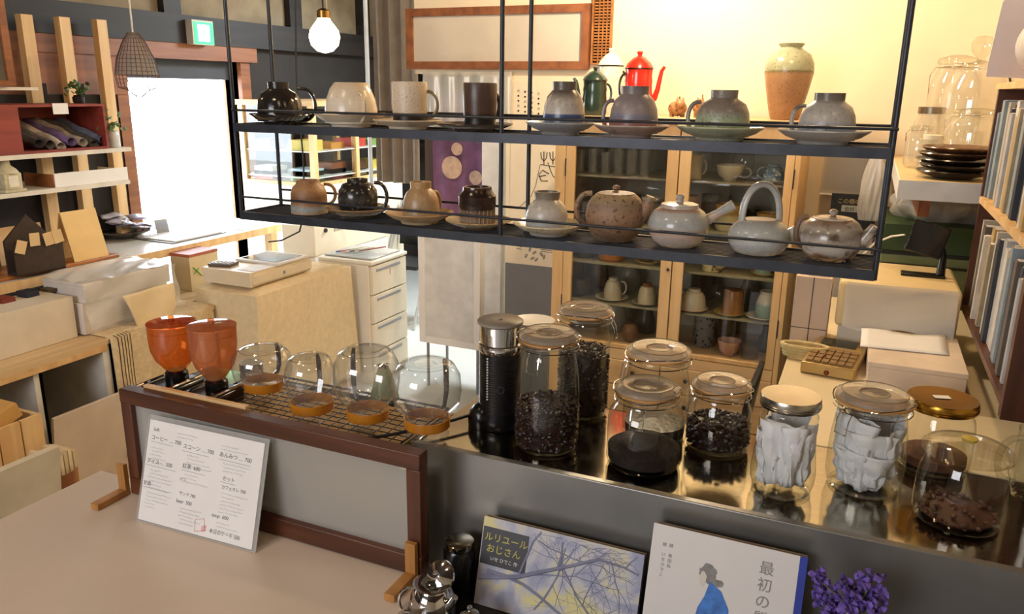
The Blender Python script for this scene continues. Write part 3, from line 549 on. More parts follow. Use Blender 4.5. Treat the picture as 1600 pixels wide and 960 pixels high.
for s,x,y,sz in (('Soft',.012,.190,.010),('コーヒー … 700',.008,.172,.0115),('スコーン … 700',.095,.168,.0115),('あんみつ … 700',.190,.168,.0115),('アイス … 500',.004,.122,.0115),('紅茶  600',.100,.128,.0115),('セット',.205,.122,.0105),('パン',.096,.100,.0095),('beer  500',.095,.055,.0105),('カフェオレ 700',.205,.105,.009),('甘酒',.002,.075,.0105),('soup  600',.190,.045,.0105),('本日のケーキ 500',.188,.012,.010),('サンド 700',.1,.072,.009)):
    tx(s,x,y,sz)
sc=MB(); sl=MB()
def scrib(mb,x,y,w_,a=.0016,r=.00022):
    n=int(w_/.0016); pts=[ML@Vector((x+w_*i/n,y+rnd.uniform(-a,a),.0016)) for i in range(n+1)]; mb.tube(pts,r,3)
for x,y,w_ in ((.01,.167,.06),(.095,.162,.07),(.19,.162,.08),(.004,.117,.08),(.10,.123,.06),(.2,.118,.04),(.004,.070,.07)): 
    sc.tube([ML@Vector((x,y,.0015)),ML@Vector((x+w_,y-.001,.0015))],.0003,3)
for c_ in ((.010,.155,5),(.012,.108,6),(.105,.115,3),(.205,.095,6),(.01,.06,5),(.105,.045,5),(.2,.155,3),(.105,.155,4),(.2,.035,3),(.075,.195,2),(.19,.19,2)):
    for k in range(c_[2]): scrib(sl,c_[0]+rnd.uniform(0,.006),c_[1]-.0075*k,rnd.uniform(.03,.07))
stuff(sc.build('underlines',INKG,t)); stuff(sl.build('small_handwriting',INKL,t))
rm=MB().tube([ML@Vector(p) for p in ((.150,.030,.0015),(.172,.036,.0015),(.178,.012,.0015),(.152,.006,.0015))],.0005,4,True); [rm.tube([ML@Vector((.168,.010+.003*k,.0015)),ML@Vector((.180,.014+.003*k,.0015))],.0006,4) for k in range(4)]
rm.build('red_mark',INKR,t)
# picture book 1
def book(loc,w,h,th,lean,rz,cov,lab,nm='picture_book',spine='R'):
    t=thing(nm,lab,'book',(0,0,0)); Mx=leaning(loc,w,h,lean,rz)
    P3(B(.003,w-.003,.003,h-.003,-th+.0025,-.0025),Mx).build('page_block',mat('book_pages','d8cdb8',.8),t)
    P3(B(0,w,0,h,-.0025,0),Mx).build('front_cover',cov,t,bev=.0006); P3(B(0,w,0,h,-th,-th+.0025),Mx).build('back_cover',mat('book_back_board','8a7a68',.6),t)
    return t,Mx
def cover_mat(name):
    m=mat(name,'d9cf8e',.4,var=.1); nt=m.node_tree; N=nt.nodes.new; L=nt.links.new; p=nt.nodes['Principled BSDF']
    tc=N('ShaderNodeTexCoord'); n=N('ShaderNodeTexNoise'); n.inputs['Scale'].default_value=9; n.inputs['Detail'].default_value=6; n.inputs['Distortion'].default_value=1.6; L(tc.outputs['Object'],n.inputs[0])
    cr=N('ShaderNodeValToRGB'); L(n.outputs[0],cr.inputs[0]); e=cr.color_ramp.elements; e[0].position=.38; e[0].color=hexc('979bb4'); e[1].position=.62; e[1].color=hexc('d2c98f'); k=e.new(.5); k.color=hexc('b9b9bf')
    L(cr.outputs[0],p.inputs['Base Color']); return m
TL=at(757,806,y=1.190); TR=at(1008,860,y=1.190); bw=(TR-TL).length; ln=R_(16); bh=(TL.z-.6208)/math.cos(ln)
base=Vector((TL.x,1.190-bh*math.sin(ln),TL.z-bh*math.cos(ln)))
t,Mx=book(base,bw,bh,.014,ln,0,cover_mat('yellow_lilac_cover'),'yellow and lilac picture book with a dark title box, leaning left')
P3(B(.002,.094,bh-.088,bh-.018,.0001,.0004),Mx).build('title_box',mat('title_box','2e2e33',.4),t)
YEL=mat('title_yellow','c9c05a',.6)
text('ルリユール',.0175,Mx@Matrix.Translation((.006,bh-.042,.0006)),YEL,t,'title_writing'); text('おじさん',.0175,Mx@Matrix.Translation((.012,bh-.063,.0006)),YEL,t,'title_writing'); text('いせ ひでこ 作',.0085,Mx@Matrix.Translation((.022,bh-.078,.0006)),PAPER,t,'author_writing')
br=MB(); rnd=random.Random(11)
def branch(x,y,a,L_,r,d):
    if d==0 or L_<.01: return
    pts=[(x,y)]; 
    for i in range(6): a+=rnd.uniform(-.22,.22); x+=math.cos(a)*L_/6; y+=math.sin(a)*L_/6; pts.append((x,y))
    pts=[p for p in pts if .003<p[0]<bw-.003 and .003<p[1]<bh-.003 and not(p[0]<.098 and p[1]>bh-.092)]
    if len(pts)>2: br.tube([Mx@Vector((p[0],p[1],.0002)) for p in pts],[max(.0003,r*(1-.5*i/len(pts))) for i in range(len(pts))],4,flat=1)
    for k in range(3):
        q=pts[min(len(pts)-1,rnd.randint(1,6))] if len(pts)>1 else (x,y); branch(q[0],q[1],a+rnd.choice((-1,1))*rnd.uniform(.4,1.1),L_*.62,r*.5,d-1)
branch(.004,bh-.115,.25,.24,.0055,5); branch(.02,bh-.10,-.1,.22,.004,5); branch(.24,bh-.15,2.2,.14,.002,4); branch(.12,.02,1.2,.16,.002,4); branch(.09,bh-.01,-.5,.15,.0015,4); branch(.18,bh-.02,-1.9,.12,.0015,4)
stuff(br.build('printed_branches',mat('lilac_ink','80849f',.5,var=.25),t))
# picture book 2
TL=at(1022,817,y=1.186); TR=at(1262,874,y=1.186); bw=(TR-TL).length; bh=(TL.z-.6208)/math.cos(ln)
base=Vector((TL.x,1.186-bh*math.sin(ln),TL.z-bh*math.cos(ln)))
t,Mx=book(base,bw,bh,.016,ln,0,mat('white_cover','d8d5d2',.4,var=.02),'white picture book with a blue spine edge and a blue-dressed figure, leaning right')
P3(B(bw-.011,bw+.0006,0,bh,-.001,.0005),Mx).build('blue_edge',mat('blue_spine','2137a0',.4),t)
BR=mat('title_grey_brown','8d8783',.6)
for k,ch in enumerate('最初の質問'): text(ch,.0235,Mx@Matrix.Translation((bw*.715,bh-.040-.0268*k,.0006)),BR,t,'title_writing')
for k,ch in enumerate('詩 長田弘'): text(ch,.007,Mx@Matrix.Translation((.030,bh-.034-.0085*k,.0006)),BR,t,'author_writing') if ch!=' ' else None
for k,ch in enumerate('絵 いせひでこ'): text(ch,.007,Mx@Matrix.Translation((.019,bh-.034-.0085*k,.0006)),BR,t,'author_writing') if ch!=' ' else None
def blob(cx,cy,rx,ry,z,m,nm,n=22,wob=.12,sd=1):
    r_=random.Random(sd); pts=[]
    for i in range(n):
        a=2*PI*i/n; k=1+r_.uniform(-wob,wob); pts.append((cx+rx*k*math.cos(a),cy+ry*k*math.sin(a)))
    mb=MB().prism(pts,.0002); mb.v=[tuple(Mx@Vector((v[0],v[2],z+v[1]))) for v in mb.v]; return mb.build(nm,m,t)
blob(bw*.40,bh-.062,.014,.016,.0002,mat('pencil_hair','8b8885',.6,var=.25,scale=80),'printed_hair'); blob(bw*.47,bh-.074,.010,.006,.0003,mat('pencil_hair',''),'printed_hair',sd=3)
blob(bw*.37,bh-.072,.006,.012,.0005,mat('printed_skin','d6cfc4',.6),'printed_face')
pz=[(bw*.42,bh-.074),(bw*.50,bh-.086),(bw*.56,bh-.112),(bw*.60,.01),(bw*.30,.01),(bw*.36,bh-.12),(bw*.395,bh-.10)]
mb=MB().prism(pz,.0002); mb.v=[tuple(Mx@Vector((v[0],v[2],.0003+v[1]))) for v in mb.v]; mb.build('printed_dress',mat('watercolour_blue','3f78c8',.6,var=.35,scale=60),t)
# creamer and sugar pot
tz=.6205
c=at(668,985,z=tz); t=thing('chrome_creamer','small chrome milk pot with a hinged lid and wire handle, before the frame corner','creamer',(c.x,c.y+.02,tz)); t.scale=(1.35,1.35,1.5)
MB().lathe([(.026,0),(.029,.004),(.031,.02),(.030,.038),(.024,.050),(.021,.052),(.026,.056),(.022,.057),(0,.050)],36).build('pot_body',CHROME,t)
l=MB().lathe([(.020,0),(.019,.003),(.010,.008),(0,.010)],28,m=Matrix.Translation((.006,.012,.060))@Matrix.Rotation(R_(55),4,'X')).build('lid',CHROME,t); MB().ball((.006,-.002,.071),.004,8).build('lid_knob',CHROME,l)
handle_mb(.028,.036,.034,.018,.0022,LT+.2).build('handle',CHROME,t); MB().tube([(.02,-.006,.03),(.033,-.008,.043),(.038,-.009,.052)],[.008,.006,.0045],10).build('spout',CHROME,t)
t=thing('chrome_spoon_pot','tiny round chrome pot touching the right of the milk pot','pot',(c.x+.075,c.y+.018,tz)); t.scale=(1.3,1.3,1.5); MB().lathe([(.010,0),(.015,.006),(.017,.018),(.013,.030),(0,.036)],28).build('pot_body',CHROME,t); MB().ball((0,0,.038),.004,8).build('knob',CHROME,t)
c=at(708,905,y=1.14); t=thing('reflection_stand_in','dark lidded shape imitating a blurred panel reflection, between the milk pot and the picture book','canister',(c.x,1.165,tz)); zt=at(725,848,y=1.16).z-tz  # added shape imitates a blurred dark reflection in the metal panel
MB().lathe([(.028,0),(.030,.01),(.030,zt*.8),(.026,zt*.86)],30).build('canister_body',BLK,t); MB().lathe([(.026,zt*.86),(.028,zt*.9),(.028,zt*.98),(.025,zt),(0,zt)],30).build('lid',STEEL,t)
# purple statice
c=at(1330,1010,y=1.12); vz=c.z; t=thing('flower_vase','small white vase of purple statice right of the white picture book','flowers',(c.x,1.12,tz))
vh=max(.06,at(1300,948,y=1.12).z-tz)
MB().lathe([(.012,0),(.018,.004),(.021,vh*.4),(.012,vh*.8),(.014,vh),(.010,vh),(.008,vh*.7),(0,vh*.6)],26).build('vase_body',mat('ivory_vase','d6cdb4',.3),t)
PUR=mat('purple_petals','7058ae',.7,var=.35,scale=80); rnd=random.Random(5)
for k,(px,py,rr) in enumerate(((1278,905,12),(1290,925,15),(1315,920,17),(1345,925,16),(1335,945,20),(1362,908,17),(1370,935,15),(1310,950,20),(1355,955,18),(1292,948,14))):
    q=at(px,py,y=1.10+.012*(k%4)); l=q-Vector((c.x,1.12,tz)); MB().tube([(0,0,vh-.01),(l.x*.5,l.y*.5,(vh+l.z)/2),(l.x,l.y,l.z)],.0012,5).build('stem',mat('dry_stem','6d7a3f',.8),t)
    fl=MB(); R=rr*1.3/F
    for j in range(22):
        a=Vector((rnd.gauss(0,1),rnd.gauss(0,1),rnd.gauss(0,1))).normalized()*R*rnd.uniform(.5,1); rot=Matrix.Rotation(rnd.uniform(0,6),4,'X')@Matrix.Rotation(rnd.uniform(0,6),4,'Y')
        fl.lathe([(0,0),(.003,.002),(.006,.007),(.003,.0045),(0,.001)],6,m=Matrix.Translation(l+a)@rot)
    fl.build('flower_cluster',PUR,t)
# ================= glass-fronted cabinet against the back wall =================
X0,X1,CF,CB,CT=-1.143,-.215,3.0,3.46,1.455
t=thing('display_cabinet','pale pine cabinet with two glazed doors full of cups, against the cream wall','cabinet',(0,0,0))
B(X0,X0+.02,CF+.022,CB,0,CT-.02).build('side_panel',CABW,t); B(X1-.02,X1,CF+.022,CB,0,CT-.02).build('side_panel',CABW,t)
B(X0+.02,X1-.02,CB-.012,CB,.05,CT-.02).build('back_panel',mat('cabinet_back','b9b3a4',.7),t); B(X0-.012,X1+.012,CF-.01,CB,CT-.02,CT).build('top_board',CABWX,t,bev=.003)
B(X0+.02,X1-.02,CF+.025,CB-.012,.52,.535).build('bottom_board',CABWX,t)
SZ=[at(893,q,y=3.06).z for q in (271,344,405,466)]+[.535]
for z in SZ[:4]: B(X0+.02,X1-.02,CF+.05,CB-.012,z-.008,z).build('glass_shelf',mat('shelf_board','a39b80',.3),t)
GLS=[(at(880,400,y=CF).x,at(893,400,y=CF).x,at(1033,400,y=CF).x,at(1050,400,y=CF).x),(at(1052,400,y=CF).x,at(1069,400,y=CF).x,at(1213,400,y=CF).x,at(1226,400,y=CF).x)]
B(X0,GLS[0][0]-.002,CF,CF+.022,0,CT-.02).build('front_stile',CABW,t); B(GLS[1][3]+.002,X1,CF,CF+.022,0,CT-.02).build('front_stile',CABW,t)
B(GLS[0][0],GLS[1][3],CF,CF+.022,.485,.528).build('front_rail',CABWX,t)
for i,(a,b,c_,d_) in enumerate(GLS):
    dr=MB().box(a,b,CF,CF+.02,.531,CT-.022).box(c_,d_,CF,CF+.02,.531,CT-.022).box(b,c_,CF,CF+.02,.531,.548).box(b,c_,CF,CF+.02,CT-.062,CT-.022).build('glazed_door',CABW,t,bev=.001)
    B(b,c_,CF+.009,CF+.012,.548,CT-.062).build('pane',PANE,dr)
    hx=a-.003 if i==0 else d_+.001
    for hz in (.66,1.22): B(hx,hx+.004,CF-.003,CF,hz,hz+.07).build('hinge',IRON,dr)
kx=GLS[0][3]-.012
MB().prism([(kx+.010*math.cos(PI*k/4)*(1 if k%2==0 else .4),at(1047,422,y=CF).z+.010*math.sin(PI*k/4)*(1 if k%2==0 else .4)) for k in range(8)],.002,Matrix.Translation((0,CF-.003,0))).build('keyhole_plate',IRON,t)
dz=[.482,.372,.255,.14]; xm=(GLS[0][0]+GLS[1][3])/2
for r in range(3):
    for (a,b) in ((GLS[0][0],xm-.002),(xm+.002,GLS[1][3])):
        d=B(a,b,CF-.002,CF+.02,dz[r+1]+.004,dz[r]).build('drawer',CABWX,t,bev=.002)
        B(a+.01,b-.01,CF+.02,CB-.03,dz[r+1]+.01,dz[r]-.02).build('drawer_box',CABWX,d)
        for q in (.25,.75): MB().lathe([(.004,0),(.004,.008),(.010,.012),(.008,.018),(0,.019)],14,m=Matrix.Translation((a+(b-a)*q,CF-.002,(dz[r]+dz[r+1])/2+.01))@Matrix.Rotation(PI/2,4,'X')).build('knob',IRON,d)
B(X0,X1,CF+.02,CF+.03,0,.13).build('plinth',CABWX,t)
# -- crockery in the cabinet --
def piece(kind,px,wpx,hpx,row,m,lab,y=3.2,nm='cup',cat='cup',grp='crockery in the glass cabinet',ang=None):
    z=SZ[row]+.0005; p=at(px,400,y=y); p=at(px,J(p.x,y,z)[1],y=y); x=p.x; dd=depth((x,y,z)); R=wpx*dd/F/2; Hh=hpx*dd/F*1.02
    top=CT-.03 if row==0 else SZ[row-1]-.012; Hh=min(Hh,top-z-.004)
    t=thing(nm,lab,cat,(x,y,z),0,grp)
    A={'tumbler':[(.8,0),(.85,.03),(1,1),(.95,1),(.8,.06),(0,.05)],'inv':[(1,0),(.98,.35),(.88,.65),(.66,.85),(.5,.88),(.5,1),(0,1)],'mug':[(.9,0),(1,.05),(1,1),(.93,1),(.9,.1),(0,.1)],
       'bowl':[(.42,0),(.45,.1),(.8,.35),(1,1),(.95,1),(.75,.42),(0,.2)],'jug':[(.7,0),(.95,.2),(1,.45),(.8,.75),(.62,.88),(.72,1),(.6,1),(0,.85)],'sphere':[(.4,0),(.8,.15),(1,.5),(.8,.85),(.4,1),(0,1)],
       'vase':[(.8,0),(1,.12),(.85,.45),(.45,.8),(.5,1),(0,1)],'straight':[(.93,0),(1,.03),(.96,.95),(.9,1),(0,1)],'crock':[(.85,0),(1,.1),(1,.85),(1.05,.9),(1.05,1),(.9,1),(.88,.2),(0,.2)]}[kind]
    (MB().open_lathe if m in (GL,GLT,TUMB) else MB().lathe)([(a*R,b*Hh) for a,b in A],24).build(nm.split('_')[-1]+'_body' if nm!='cup' else 'cup_body',m,t)
    if ang is not None: handle_mb(R*.92,Hh*.5,Hh*.62,R*.62,.004,ang,8).build('handle',m,t)
    return t
def J(x,y,z):
    d=Vector((x,y,z))-CP; w=d.dot(FW); return 800+F*d.dot(CR)/w,480-F*d.dot(CU)/w
def plate(px,wpx,row,m,lab,y=3.2):
    z=SZ[row]+.0005; x=at(px,440,y=y).x; R=wpx*depth((x,y,z))/F/2
    o=MB().lathe([(R*.55,0),(R*.6,.003),(R,.012),(R*.98,.0135),(R*.6,.005),(0,.005)],28).build('saucer',m,None,(x,y,z)); tag(o,lab,'saucer','saucers in the glass cabinet'); return .0056
def on(kind,px,wpx,hpx,row,m,lab,pm,pw,plab,y=3.2,**k):
    dzz=plate(px,pw,row,pm,plab,y); t=piece(kind,px,wpx,hpx,row,m,lab,y,**k); t.location.z+=dzz; return t
# top row left: tumblers
for k,(px,w_,h_,y) in enumerate(((905,18,34,3.12),(926,17,36,3.12),(946,17,32,3.12),(966,18,44,3.12),(987,20,46,3.12),(1007,18,42,3.12),(914,17,40,3.25),(936,17,42,3.25),(957,17,46,3.25),(978,19,50,3.25),(1000,18,48,3.25),(1020,16,44,3.25))):
    piece('tumbler',px,w_,h_,0,TUMB,'%s clear tumbler from the left in the %s row, cabinet top left shelf'%(('first','second','third','fourth','fifth','sixth')[k%6],'front' if y<3.2 else 'back'),y,nm='glass_tumbler',cat='glass',grp='clear tumblers, '+('front' if y<3.2 else 'back')+' row of the cabinet top left shelf')
ivo=ceramic('ivory_ware',[(0,'c9bfa6'),(1,'d8cdb2')],.3,.08); blu=ceramic('blue_flower_ware',[(0,'7d94a5'),(.5,'48688a'),(1,'8aa3ae')],.3,.9,26,'d4d6cf'); brn=ceramic('brown_ware',[(0,'6a4a33'),(1,'8a6242')],.35,.2)
dkw=ceramic('dark_ware',[(0,'35302b'),(1,'4a4239')],.35,.2); yel=ceramic('yellow_band_ware',[(0,'d8cba2'),(.55,'d5c498'),(.66,'b08d4a'),(1,'b89450')],.35,.1,wob=.01); gry=ceramic('grey_ware',[(0,'8d8678'),(1,'a39a8a')],.35,.2)
teal=ceramic('teal_white_ware',[(0,'87a39b'),(.5,'8fa9a0'),(.6,'cfc8b6'),(1,'d4ccba')],.3,.1); dotw=ceramic('dotted_cream_ware',[(0,'cbbd8f'),(1,'d9cb9d')],.3,.95,14,'5d4a2c'); pink=ceramic('pale_pink_ware',[(0,'c99a84'),(1,'d6ad96')],.35,.1); orw=ceramic('orange_band_ware',[(0,'b06a35'),(.4,'b4703a'),(.5,'d9cdb6'),(.7,'c58a4a'),(1,'d9cdb6')],.3,.1,wob=.01)
piece('mug',1083,26,36,0,ivo,'ivory mug with a handle at the left of the cabinet top right shelf',3.12,nm='mug',cat='mug',ang=IMR)
piece('bowl',1140,44,24,0,ivo,'wide ivory teacup with a ring handle, middle of the cabinet top right shelf',3.12,ang=IMR)
plate(1207,52,0,ivo,'ivory saucer under the blue flowered cup in the cabinet',3.12); q=piece('inv',1207,34,26,0,blu,'blue and white flowered cup upside down on the cabinet top right shelf',3.12,ang=IMR+PI); q.location.z+=.0056
piece('jug',1100,26,50,0,GL,'clear glass jug behind the ivory mug in the cabinet',3.34,nm='glass_jug',cat='jug'); piece('sphere',1160,34,44,0,GL,'round glass vessel at the back of the cabinet top right shelf',3.34,nm='glass_vessel',cat='vessel')
# second row
piece('bowl',962,60,34,1,gry,'wide grey bowl at the left of the cabinet second shelf',3.26,nm='bowl',cat='bowl'); piece('tumbler',906,22,46,1,GL,'clear glass beaker at the far left of the cabinet second shelf',3.14,nm='glass_beaker',cat='glass')
piece('crock',1019,36,40,1,ceramic('grey_crock',[(0,'a79f8c'),(.75,'9c947f'),(.82,'4f6a72'),(.9,'aaa28e'),(1,'a39b87')],.3,.1,wob=.01),'grey crock with a thin blue line, right end of the cabinet second shelf left half',3.16,nm='crock',cat='crock')
piece('straight',914,26,30,1,dkw,'dark pot in front of the glass beaker in the cabinet second shelf',3.08,nm='pot',cat='pot')
piece('crock',1110,32,42,1,gry,'grey fluted pot at the left of the cabinet second shelf right half',3.30,nm='pot',cat='pot'); piece('crock',1138,42,40,1,yel,'cream bowl with a yellow-brown rim band in the cabinet second shelf',3.12,nm='bowl',cat='bowl')
piece('bowl',1172,34,22,1,dkw,'dark bowl behind the hoop-handled teapot in the cabinet',3.3,nm='bowl',cat='bowl'); piece('bowl',1199,38,30,1,yel,'second yellow-rimmed cream bowl at the right end of the cabinet second shelf',3.14,nm='bowl',cat='bowl')
piece('straight',1076,26,46,1,pink,'pinkish round-shouldered pot beside the centre stile of the cabinet second shelf',3.16,nm='pot',cat='pot')
# third row
piece('mug',912,34,36,2,dkw,'dark red-brown cup at the left of the cabinet third shelf',3.14); piece('crock',955,40,36,2,orw,'orange and white banded pot in the cabinet third shelf',3.12,nm='pot',cat='pot')
on('tumbler',1010,26,26,2,GL,'small clear glass cup near the centre stile, cabinet third shelf',yel,40,'yellow saucer under the small clear glass cup in the cabinet',3.12,nm='glass_cup')
piece('mug',1112,30,30,2,dotw,'cream dotted mug with its handle to the right, cabinet third shelf',3.10,nm='mug',cat='mug',ang=IMR); piece('bowl',1155,34,24,2,gry,'grey bowl behind the dotted mug in the cabinet third shelf',3.26,nm='bowl',cat='bowl')
on('inv',1192,28,22,2,teal,'teal cup upside down on the right of the cabinet third shelf',yel,42,'yellow saucer under the teal cup in the cabinet',3.12)
# fourth row
piece('sphere',905,34,30,3,dkw,'dark squat pot at the left of the cabinet fourth shelf',3.12,nm='pot',cat='pot'); piece('vase',932,32,52,3,brn,'brown narrow-necked vase behind the dark squat pot in the cabinet',3.3,nm='vase',cat='vase')
piece('jug',982,34,44,3,gry,'grey jar standing behind the cream mug in the cabinet fourth shelf',3.32,nm='jar',cat='jar')
on('inv',957,28,32,3,ivo,'cream cup with a ring handle upside down, cabinet fourth shelf left half',ivo,52,'cream saucer under the cream ring-handled cup in the cabinet',3.12,ang=IMR)
on('inv',1010,28,32,3,ceramic('cream_brown_foot',[(0,'cbbd9d'),(.8,'d0c2a2'),(.88,'86522f'),(1,'7d4b2b')],.3,.1,wob=.01),'cream cup with a red-brown foot upside down near the centre stile',gry,42,'grey saucer under the cup with the red-brown foot in the cabinet',3.10)
on('inv',1083,38,32,3,ivo,'white cup upside down at the left of the cabinet fourth shelf right half',pink,52,'pinkish saucer under the white upside-down cup in the cabinet',3.10,ang=IMR+PI)
piece('mug',1098,40,38,3,dkw,'dark cup behind the white upside-down cup in the cabinet',3.34); piece('sphere',1121,30,30,3,GLT,'round glass pot between the white cup and the brown mug in the cabinet',3.26,nm='glass_pot',cat='pot')
on('straight',1144,32,38,3,ceramic('amber_brown_mug',[(0,'a3733f'),(1,'8a5c2f')],.3,.3),'amber-brown straight mug upside down in the cabinet fourth shelf',yel,48,'yellow saucer under the amber-brown mug in the cabinet',3.10,nm='mug',cat='mug'); piece('vase',1166,28,46,3,gry,'tall grey bottle behind the amber-brown mug in the cabinet',3.32,nm='bottle',cat='bottle')
on('jug',1196,34,42,3,teal,'teal and white lidded pot at the right end of the cabinet fourth shelf',ivo,50,'pale saucer under the teal and white pot in the cabinet',3.10,nm='pot',cat='pot')
# bottom row
piece('jug',960,38,56,4,gry,'tall grey pitcher at the left of the cabinet bottom shelf',3.22,nm='pitcher',cat='jug'); piece('sphere',984,26,28,4,brn,'glossy amber-brown jug in front of the grey pitcher in the cabinet bottom shelf',3.10,nm='jug',cat='jug'); piece('vase',1008,32,60,4,dkw,'dark flask near the centre stile of the cabinet bottom shelf',3.26,nm='flask',cat='flask')
piece('straight',1072,26,50,4,GLT,'straight greenish glass jar at the left of the cabinet bottom shelf right half',3.16,nm='glass_jar',cat='jar'); piece('crock',1099,32,56,4,ceramic('mottled_black_white',[(0,'77777a'),(1,'8b8b8c')],.25,.95,20,'202022'),'mottled black and white vase in the cabinet bottom shelf',3.18,nm='vase',cat='vase')
piece('bowl',1128,32,34,4,brn,'brown bowl behind the pink bowl in the cabinet bottom shelf',3.30,nm='bowl',cat='bowl'); piece('bowl',1138,36,24,4,pink,'pale pink bowl in the cabinet bottom shelf',3.10,nm='bowl',cat='bowl'); piece('tumbler',1170,30,24,4,GL,'low clear glass dish at the right of the cabinet bottom shelf',3.10,nm='glass_dish',cat='dish'); piece('vase',1195,26,40,4,dkw,'dark little bottle at the far right of the cabinet bottom shelf',3.22,nm='bottle',cat='bottle')
# ================= on top of the cabinet =================
TZ=CT+.0005
def topx(px,y): return at(px,180,y=y).x
def pxm(n,x,y,z): return n*depth((x,y,z))/F
def coffeepot(px,w_,h_,y,m,lab,rim,hang,sp=None,nm='coffee_pot'):
    x=topx(px,y); R=pxm(w_,x,y,TZ)/2; Hh=pxm(h_,x,y,TZ); t=thing(nm,lab,'pot',(x,y,TZ))
    MB().lathe([(R*.97,0),(R*1.02,.01),(R*1.0,Hh*.3),(R*.95,Hh*.48),(R*.98,Hh*.54),(R*.93,Hh*.62),(R*.97,Hh*.72),(R*.92,Hh*.73)],32).build('pot_body',m,t)
    l=MB().lathe([(R*.98,Hh*.73),(R*1.0,Hh*.75),(R*.85,Hh*.81),(R*.45,Hh*.90),(R*.18,Hh*.93),(R*.15,Hh*.95),(R*.22,Hh*.97),(R*.18,Hh),(0,Hh)],32).build('lid',m,t)
    MB().tube([(R*.99*math.cos(2*PI*i/28),R*.99*math.sin(2*PI*i/28),Hh*.735) for i in range(28)],.0022,5,True).build('lid_rim',rim,l)
    handle_mb(R*.85,Hh*.45,Hh*.42,R*.55,.0045,hang).build('handle',rim,t)
    if sp is not None:
        c,s=math.cos(sp),math.sin(sp); MB().tube([(R*.8*c,R*.8*s,Hh*.22),(R*1.15*c,R*1.15*s,Hh*.28),(R*1.35*c,R*1.35*s,Hh*.42),(R*1.46*c,R*1.46*s,Hh*.58),(R*1.56*c,R*1.56*s,Hh*.70),(R*1.75*c,R*1.75*s,Hh*.77)],[.016,.013,.010,.009,.008,.006],10).build('spout',m,t)
REDE=mat('red_enamel','c8281a',.18,var=.05,coat=.4); GRE=mat('dark_green_enamel','23362d',.2,coat=.4); WHE=mat('white_enamel','e8e4d4',.2,coat=.4)
coffeepot(995,44,96,3.2,REDE,'red enamel coffee pot with a black handle on top of the cabinet',BLK,IMR+PI,IMR-.1)
coffeepot(951,40,98,3.34,WHE,'white enamel coffee pot behind the green pot on the cabinet',BLK,IMR+.2)
coffeepot(928,38,72,3.12,GRE,'dark green enamel coffee pot at the left on top of the cabinet',GRE,IMR,IMR+PI)
x=topx(1226,3.2); R=pxm(74,x,3.2,TZ)/2; Hh=pxm(113,x,3.2,TZ)
t=thing('vase','large stoneware vase, pale green glaze above and bare brown below, on the cabinet','vase',(x,3.2,TZ))
MB().lathe([(R*.56,0),(R*.60,.005),(R*.68,Hh*.12),(R*.86,Hh*.40),(R*.99,Hh*.62),(R*.97,Hh*.74),(R*.80,Hh*.86),(R*.48,Hh*.92),(R*.42,Hh*.95),(R*.52,Hh*.99),(R*.53,Hh),(R*.44,Hh*.995),(R*.40,Hh*.94),(0,Hh*.93)],48).build('vase_body',ceramic('vase_two_tone',[(0,'94704f'),(.3,'8f6d50'),(.60,'9a7857'),(.635,'6e6644'),(.66,'94977a'),(.85,'a2a588'),(1,'989a80')],.25,.3,50,'5a3c20',wob=.012),t)
CATM=ceramic('brown_striped_clay',[(0,'8c6644'),(1,'b3865c')],.35,.8,24,'4a2b15')
for px,y,w_,h_,lab in ((1058,3.2,30,30,'small brown striped clay animal facing away, left of the pair on the cabinet'),(1094,3.2,26,34,'small brown striped clay cat with pointed ears, right of the pair on the cabinet')):
    x=topx(px,y); R=pxm(w_,x,y,TZ)/2; Hh=pxm(h_,x,y,TZ); t=thing('clay_animal',lab,'figurine',(x,y,TZ))
    m_=MB(); m_.ball((0,0,Hh*.42),R,12,(1,.8,.78)); 
    for sx in (-.55,.55):
        for sy in (-.35,.35): m_.lathe([(R*.16,0),(R*.2,Hh*.3)],8,c=(sx*R,sy*R,0))
    b=m_.build('body',CATM,t)
    h2=MB().ball((R*.35*(1 if px<1070 else 0),-R*.55,Hh*.62),R*.55,10); 
    for e in (-1,1): h2.lathe([(R*.16,0),(.0005,R*.42)],6,c=(R*.35*(1 if px<1070 else 0)+e*R*.3,-R*.55,Hh*.62+R*.38))
    h2.build('head',CATM,t); MB().tube([(0,R*.6,Hh*.5),(0,R*.8,Hh*.8),(0,R*.6,Hh*1.02)],.003,6).build('tail',CATM,t)
# ================= back wall fittings =================
WY=YB-.001
def wx(px,py=60): p=at(px,py,y=WY); return p.x,p.z
xa,zt=wx(638,12); xb,_=wx(925,8); zb=wx(918,109)[1]; zt=(wx(638,14)[1]+wx(925,7)[1])/2
t=thing('transom_window','long orange-brown wooden frame with a cloudy pane high on the cream wall','window',(0,0,0)); w_=.035
B(xa,xb,WY-.03,WY,zt-w_,zt).build('top_rail',ORW,t); B(xa,xb,WY-.03,WY,zb,zb+w_).build('bottom_rail',ORW,t); B(xa,xa+w_,WY-.03,WY,zb+w_,zt-w_).build('stile',ORW,t); B(xb-w_,xb,WY-.03,WY,zb+w_,zt-w_).build('stile',ORW,t)
B(xa+w_,xb-w_,WY-.014,WY-.010,zb+w_,zt-w_).build('pane',mat('cloudy_plastic_pane','cfc6b8',.25,var=.08,scale=5),t)
